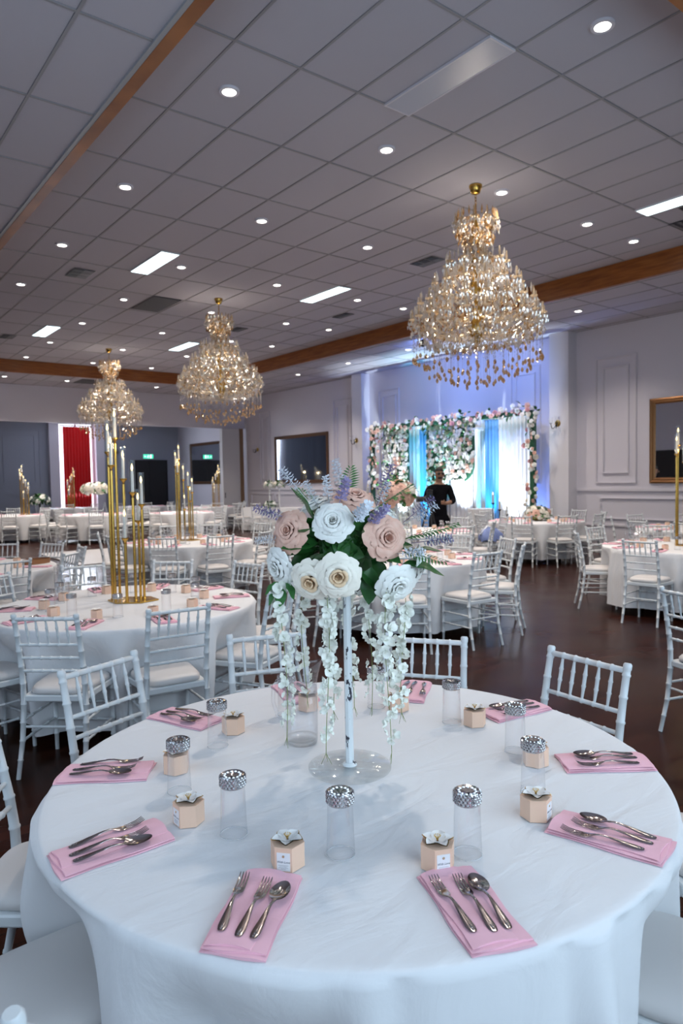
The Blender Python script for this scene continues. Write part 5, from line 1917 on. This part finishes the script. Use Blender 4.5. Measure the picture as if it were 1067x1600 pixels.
# stage uplights: small black cans on the floor
WHT, BLU, CYN = (0.75, 0.88, 1.0), (0.17, 0.33, 1.0), (0.05, 0.75, 1.0)
can = MB().lathe([(0.05, -0.09), (0.055, 0.0), (0.06, 0.08)], 14, (0, 0, 0.13), cap1=False).mesh('can', 'dark', True, 40)
for i, (x, y, tgt, col, e, ang, lab) in enumerate([
        (12.28, 9.95, (12.75, 9.9, 1.9), WHT, 600, 60, 'small black stage uplight before the white right drape'),
        (12.15, 11.45, (12.6, 11.45, 1.9), WHT, 900, 62, 'small black stage uplight under the hanging flower panel'),
        (12.15, 13.6, (12.6, 13.7, 1.6), WHT, 900, 70, 'small black stage uplight before the left flower panel'),
        (12.25, 12.6, (12.75, 12.5, 1.9), CYN, 480, 62, 'small black stage uplight behind the cameraman'),
        (12.3, 10.6, (12.75, 10.6, 1.9), CYN, 200, 50, 'small black stage uplight before the right blue-lit drape'),
        (12.93, 9.75, (13.08, 9.75, 3.6), BLU, 140, 110, 'small black wall washer behind the white right drape'),
        (12.93, 11.6, (13.08, 11.6, 3.6), BLU, 140, 110, 'small black wall washer behind the middle drape'),
        (12.93, 13.9, (13.08, 13.9, 3.6), BLU, 140, 110, 'small black wall washer behind the left drape')]):
    t = thing('uplight', lab, 'stage light', (x, y, 0), 0, 'stage uplights')
    d = Vector(tgt) - Vector((x, y, 0.13))
    obj('can', can, t, mx=Matrix.Translation((0, 0, 0.13)) @ d.to_track_quat('Z', 'Y').to_matrix().to_4x4() @ Matrix.Translation((0, 0, -0.13)))
    obj('bracket', MB().tube([(0, -0.07, 0.13), (0, -0.07, 0.012), (0, 0.07, 0.012), (0, 0.07, 0.13)], 0.006, 6).mesh('bracket', 'dark_metal'), t)
    obj('base', MB().box(-0.06, 0.06, -0.08, 0.08, 0, 0.008).mesh('base', 'dark_metal'), t)
    l = lamp('uplight_beam', 'SPOT', (0, 0, 0), e, col, size=0.04, parent=t, spot_size=R_(ang), spot_blend=0.8)
    dn = d.normalized()
    l.location = Vector((0, 0, 0.13)) + dn * 0.09
    l.rotation_euler = d.to_track_quat('-Z', 'Y').to_euler()

# two added blue wash lamps, hidden behind the nearest chandelier, to tint the stage wall
for x, y, tgt, lab in ((10.55, 9.9, (13.1, 10.6, 3.6), 'added black ceiling lamp washing the stage wall blue, right one'), (10.55, 10.6, (13.1, 13.6, 3.6), 'added black ceiling lamp washing the stage wall blue, left one')):
    t = thing('added_wash_light', lab, 'stage light', (x, y, ZL - 0.16), 0, 'added blue wash lamps')
    d = Vector(tgt) - Vector((x, y, ZL - 0.16))
    obj('can', can, t, mx=d.to_track_quat('Z', 'Y').to_matrix().to_4x4() @ Matrix.Translation((0, 0, -0.13)))
    obj('bracket', MB().tube([(0, -0.07, 0), (0, -0.07, 0.15), (0, 0.07, 0.15), (0, 0.07, 0)], 0.006, 6).mesh('bracket', 'dark_metal'), t)
    l = lamp('added_wash_beam', 'SPOT', (0, 0, 0), 210, BLU, size=0.05, parent=t, spot_size=R_(95), spot_blend=1.0)
    l.location = d.normalized() * 0.09
    l.rotation_euler = d.to_track_quat('-Z', 'Y').to_euler()

# draped plinth with glasses, candle stands on the stage
t = thing('draped_plinth', 'small white draped round table in front of the blue-lit drape', 'table', (12.05, 10.35, 0))
obj('cloth', MB().surf(lambda u, v: ((0.29 + 0.02 * math.sin(u * 2 * PI * 18) * (1 - v)) * math.cos(u * 2 * PI), (0.29 + 0.02 * math.sin(u * 2 * PI * 18) * (1 - v)) * math.sin(u * 2 * PI), 0.02 + 0.88 * v), 144, 3, True).lathe([(0.001, 0.9), (0.29, 0.9)], 36, cap0=False, cap1=False).mesh('cloth', 'white_cloth', True, 40), t)
obj('pedestal', MB().rod((0, 0, 0), (0, 0, 0.89), 0.05).mesh('pedestal', 'dark_metal'), t)
for k, (dx, dy) in enumerate(((-0.1, 0.1), (0.08, 0.12), (0.0, -0.12), (-0.14, -0.08))):
    g = thing('wine_glass', 'stemmed glass, %s of four on the small draped stage table' % ORD[k], 'glass', (12.05 + dx, 10.35 + dy, 0.9), 0, 'glasses on the draped plinth')
    obj('bowl', MB().lathe([(0.006, 0.09), (0.03, 0.11), (0.036, 0.15), (0.03, 0.2)], 14, cap0=False, cap1=False).mesh('bowl', 'glass', True), g)
    obj('stem', MB().lathe([(0.034, 0), (0.03, 0.004), (0.004, 0.01), (0.004, 0.09)], 12).mesh('stem', 'acrylic', True, 50), g)
stands = [(11.95, 9.92, 1.30, 'tallest stage candle stand before the glowing white drape'), (12.0, 9.78, 1.16, 'middle stage candle stand before the glowing white drape'), (12.05, 9.62, 1.06, 'shortest stage candle stand before the glowing white drape'),
          (11.6, 11.15, 1.32, 'slim dark candle stand right of the cameraman')]
for x, y, h, lab in stands:
    t = thing('candle_stand', lab, 'candle stand', (x, y, 0), 0, 'stage candle stands')
    obj('stand', MB().lathe([(0.09, 0), (0.09, 0.01), (0.012, 0.03), (0.010, h - 0.3), (0.03, h - 0.28), (0.045, h - 0.26)], 12).mesh('stand', 'dark_metal', True, 50), t)
    obj('glass_tube', MB().lathe([(0.035, h - 0.26), (0.035, h)], 12, cap0=False, cap1=False).mesh('glass_tube', 'tube_glass', True), t)
    c = obj('candle', MB().lathe([(0.02, h - 0.26), (0.02, h - 0.08)], 10).mesh('candle', 'candle_wax', True, 50), t)
    obj('flame', MB().lathe([(0.003, h - 0.08), (0.011, h - 0.06), (0.001, h - 0.02)], 8).mesh('flame', 'flame', True), c)


# ================================================================ CAMERAMAN
PX, PY = 9.25, 8.93
pr_ = thing('person', 'person in black clothes and dark glasses filming with a tripod camera', 'person', (PX, PY, 0), -YAW + 0.15)
# local frame: +x picture right, -y towards the photographer


def skin_obj(name, verts, edges, material, parent, sub=2):
    me = bpy.data.meshes.new(name)
    me.from_pydata([v[:3] for v in verts], edges, [])
    me.materials.append(MATS[material])
    o = obj(name, me, parent)
    md = o.modifiers.new('skin', 'SKIN')
    md.use_smooth_shade = True
    sv = me.skin_vertices[0].data
    for i, v in enumerate(verts):
        r = v[3]
        sv[i].radius = (r, v[4] if len(v) > 4 else r)
        sv[i].use_root = (i == 0)
    sb = o.modifiers.new('sub', 'SUBSURF')
    sb.levels = sb.render_levels = sub
    return o


V = [(0, 0, 0.98, 0.115, 0.085), (0, 0, 1.15, 0.115, 0.085), (0, 0.01, 1.32, 0.15, 0.10), (0, 0.01, 1.45, 0.11, 0.08), (0, 0, 1.53, 0.055), (0, -0.02, 1.60, 0.07), (0, -0.03, 1.68, 0.085, 0.095), (0, -0.02, 1.76, 0.075, 0.085)]
Ed = [(i, i + 1) for i in range(7)]


def chain(root, pts):
    prev = root
    for p in pts:
        V.append(p)
        Ed.append((prev, len(V) - 1))
        prev = len(V) - 1
    return prev


# legs
for s_ in (-1, 1):
    chain(0, [(s_ * 0.085, 0, 0.84, 0.07), (s_ * 0.12, -0.01, 0.50, 0.055), (s_ * 0.13, 0.02, 0.12, 0.042), (s_ * 0.14, -0.02, 0.05, 0.042), (s_ * 0.15, -0.14, 0.035, 0.032)])
# left (picture) arm reaching to the camera grip, right arm across to the lens
wl = chain(3, [(-0.19, 0.0, 1.42, 0.06), (-0.27, -0.06, 1.22, 0.046), (-0.25, -0.26, 1.20, 0.034), (-0.235, -0.32, 1.22, 0.03, 0.02)])
wr = chain(3, [(0.19, 0.0, 1.42, 0.06), (0.25, -0.08, 1.18, 0.046), (0.05, -0.25, 1.15, 0.034), (-0.02, -0.29, 1.17, 0.03, 0.02)])
for wv, dx in ((wl, -0.35), (wr, -0.75)):
    bx, by, bz = V[wv][:3]
    for k in range(4):
        oz = 0.028 - k * 0.018
        ln = (0.04, 0.046, 0.042, 0.034)[k]
        chain(wv, [(bx + dx * 0.03, by - 0.02, bz + oz, 0.009), (bx + dx * ln * 1.2, by - 0.03 - ln * 0.3, bz + oz, 0.008), (bx + dx * ln * 1.5 + 0.012, by - 0.045 - ln * 0.3, bz + oz - 0.004, 0.007)])
    chain(wv, [(bx + 0.02, by - 0.02, bz + 0.03, 0.010), (bx + 0.01, by - 0.045, bz + 0.045, 0.008)])
body = skin_obj('body', V, Ed, 'skin', pr_)
# clothing: shirt with sleeves, trousers, shoes
SV = [(0, 0, 0.84, 0.175, 0.14), (0, 0, 1.15, 0.145, 0.108), (0, 0.01, 1.32, 0.172, 0.118), (0, 0.01, 1.44, 0.135, 0.098), (0, 0.0, 1.51, 0.065),
      (-0.19, 0.0, 1.42, 0.075), (-0.27, -0.06, 1.22, 0.060), (-0.258, -0.18, 1.207, 0.048), (0.19, 0.0, 1.42, 0.075), (0.25, -0.08, 1.18, 0.060), (0.15, -0.165, 1.165, 0.05)]
skin_obj('shirt', SV, [(0, 1), (1, 2), (2, 3), (3, 4), (3, 5), (5, 6), (6, 7), (3, 8), (8, 9), (9, 10)], 'black_cloth', pr_)
TV = [(0, 0, 1.0, 0.16, 0.125), (0, 0, 0.90, 0.165, 0.13)]
TE = [(0, 1)]
for s_ in (-1, 1):
    b = len(TV)
    TV += [(s_ * 0.10, 0, 0.80, 0.115), (s_ * 0.12, -0.01, 0.50, 0.075), (s_ * 0.13, 0.02, 0.12, 0.062), (s_ * 0.13, 0.02, 0.07, 0.062)]
    TE += [(1, b), (b, b + 1), (b + 1, b + 2), (b + 2, b + 3)]
skin_obj('trousers', TV, TE, 'black_cloth', pr_)
for s_ in (-1, 1):
    obj('shoe', MB().ball((s_ * 0.145, -0.07, 0.045), 0.06, 10, 6, (0.85, 2.2, 0.72)).mesh('shoe', 'dark', True), pr_)
obj('hair', MB().surf(lambda u, v: (0.080 * math.cos(u * 2 * PI) * math.cos(v * 1.56), -0.018 + 0.092 * math.sin(u * 2 * PI) * math.cos(v * 1.56), 1.715 - 0.03 * math.sin(u * 2 * PI) * (1 - v) + 0.098 * math.sin(v * 1.56)), 20, 9, True).mesh('hair', 'hair_black', True), pr_)
obj('beard', MB().ball((0, -0.070, 1.612), 0.044, 10, 6, (1.1, 0.75, 0.62)).mesh('beard', 'hair_black', True), pr_)
obj('nose', MB().ball((0, -0.128, 1.665), 0.016, 8, 5, (0.8, 1.1, 1.5)).mesh('nose', 'skin', True), pr_)
gl = obj('sunglasses', MB().rod((-0.075, -0.118, 1.695), (0.075, -0.118, 1.695), 0.005).mesh('sunglasses', 'dark', True), pr_)
for s_ in (-1, 1):
    obj('lens', MB().ball((s_ * 0.036, -0.122, 1.688), 0.03, 10, 6, (1.0, 0.25, 0.8)).mesh('lens', 'dark', True), gl)
    obj('ear', MB().ball((s_ * 0.092, -0.02, 1.67), 0.025, 8, 5, (0.4, 0.8, 1.3)).mesh('ear', 'skin', True), pr_)

cq = Matrix.Translation((PX, PY, 0)) @ Matrix.Rotation(-YAW + 0.15, 4, 'Z')
c3 = cq @ Vector((-0.28, -0.36, 0))
ck = thing('video_camera', 'black video camera on a slender tripod held by the cameraman', 'camera', c3, -YAW + 0.15)
obj('camera_body', MB().box(-0.07, 0.07, -0.05, 0.05, 1.18, 1.30).mesh('camera_body', 'dark'), ck)
ln_ = obj('lens', MB().lathe([(0.04, 0), (0.045, 0.06), (0.05, 0.15), (0.056, 0.17)], 16, (-0.07, 0, 1.24), (-1, 0, 0)).mesh('lens', 'dark_metal', True, 40), ck)
obj('lens_ring', MB().lathe([(0.047, 0), (0.052, 0.005), (0.052, 0.03), (0.047, 0.035)], 16, (-0.12, 0, 1.24), (-1, 0, 0), False, False).mesh('lens_ring', 'dark'), ln_)
obj('monitor', MB().box(-0.05, 0.05, -0.02, 0.0, 1.31, 1.38).mesh('monitor', 'dark'), ck)
obj('top_handle', MB().tube([(-0.05, 0, 1.30), (-0.05, 0, 1.40), (0.05, 0, 1.40), (0.05, 0, 1.30)], 0.008, 6).mesh('top_handle', 'dark_metal'), ck)
obj('tripod_head', MB().lathe([(0.05, 1.10), (0.04, 1.13), (0.05, 1.18)], 12).mesh('tripod_head', 'dark_metal', True, 40), ck)
for k in range(3):
    a = 2 * PI * k / 3 + 2.6
    obj('leg', MB().rod((0.03 * math.cos(a), 0.03 * math.sin(a), 1.10), (0.36 * math.cos(a), 0.36 * math.sin(a), 0.0), 0.018, 0.012, 8).mesh('leg', 'dark_metal', True, 40), ck)

# ================================================================ SMALL THINGS
t = thing('wooden_tray', 'brown wooden serving tray on the table at left edge', 'tray', (2.05, 8.12, ZT), 0.5)
obj('board', MB().prism([(0.17 * math.cos(a), 0.10 * math.sin(a)) for a in [2 * PI * k / 20 for k in range(20)]], 0, 0.012).mesh('board', 'tray_wood'), t)
obj('rim', MB().lathe([(0.95, 0.012), (1.0, 0.012), (1.02, 0.05), (0.97, 0.05)], 20, cap0=False, cap1=False).xf(Matrix.Diagonal((0.17, 0.10, 1, 1))).mesh('rim', 'tray_wood', True, 40), t)
t = thing('fabric_bundle', 'crumpled pale blue fabric heaped on a chair by the stage', 'fabric', (9.55, 8.0, 0.505))
obj('cloth', MB().surf(lambda u, v: ((0.24 + 0.05 * math.sin(u * 25)) * math.cos(u * 2 * PI) * math.cos(v * 1.5), (0.2 + 0.04 * math.sin(u * 31)) * math.sin(u * 2 * PI) * math.cos(v * 1.5), 0.002 + 0.22 * math.sin(v * 1.5) + 0.015 * math.sin(u * 44 + v * 9)), 60, 8, True).mesh('cloth', 'blue_cloth', True), t)
obj('ribbon', MB().tube([(-0.2, 0.05, 0.10), (-0.05, 0.02, 0.24), (0.1, 0.0, 0.2), (0.22, -0.05, 0.06)], 0.02, 6).mesh('ribbon', 'floret_white', True), t)
chair(9.55, 8.0, R_(60), 'white chiavari chair heaped with pale blue fabric near the stage', 'chairs')
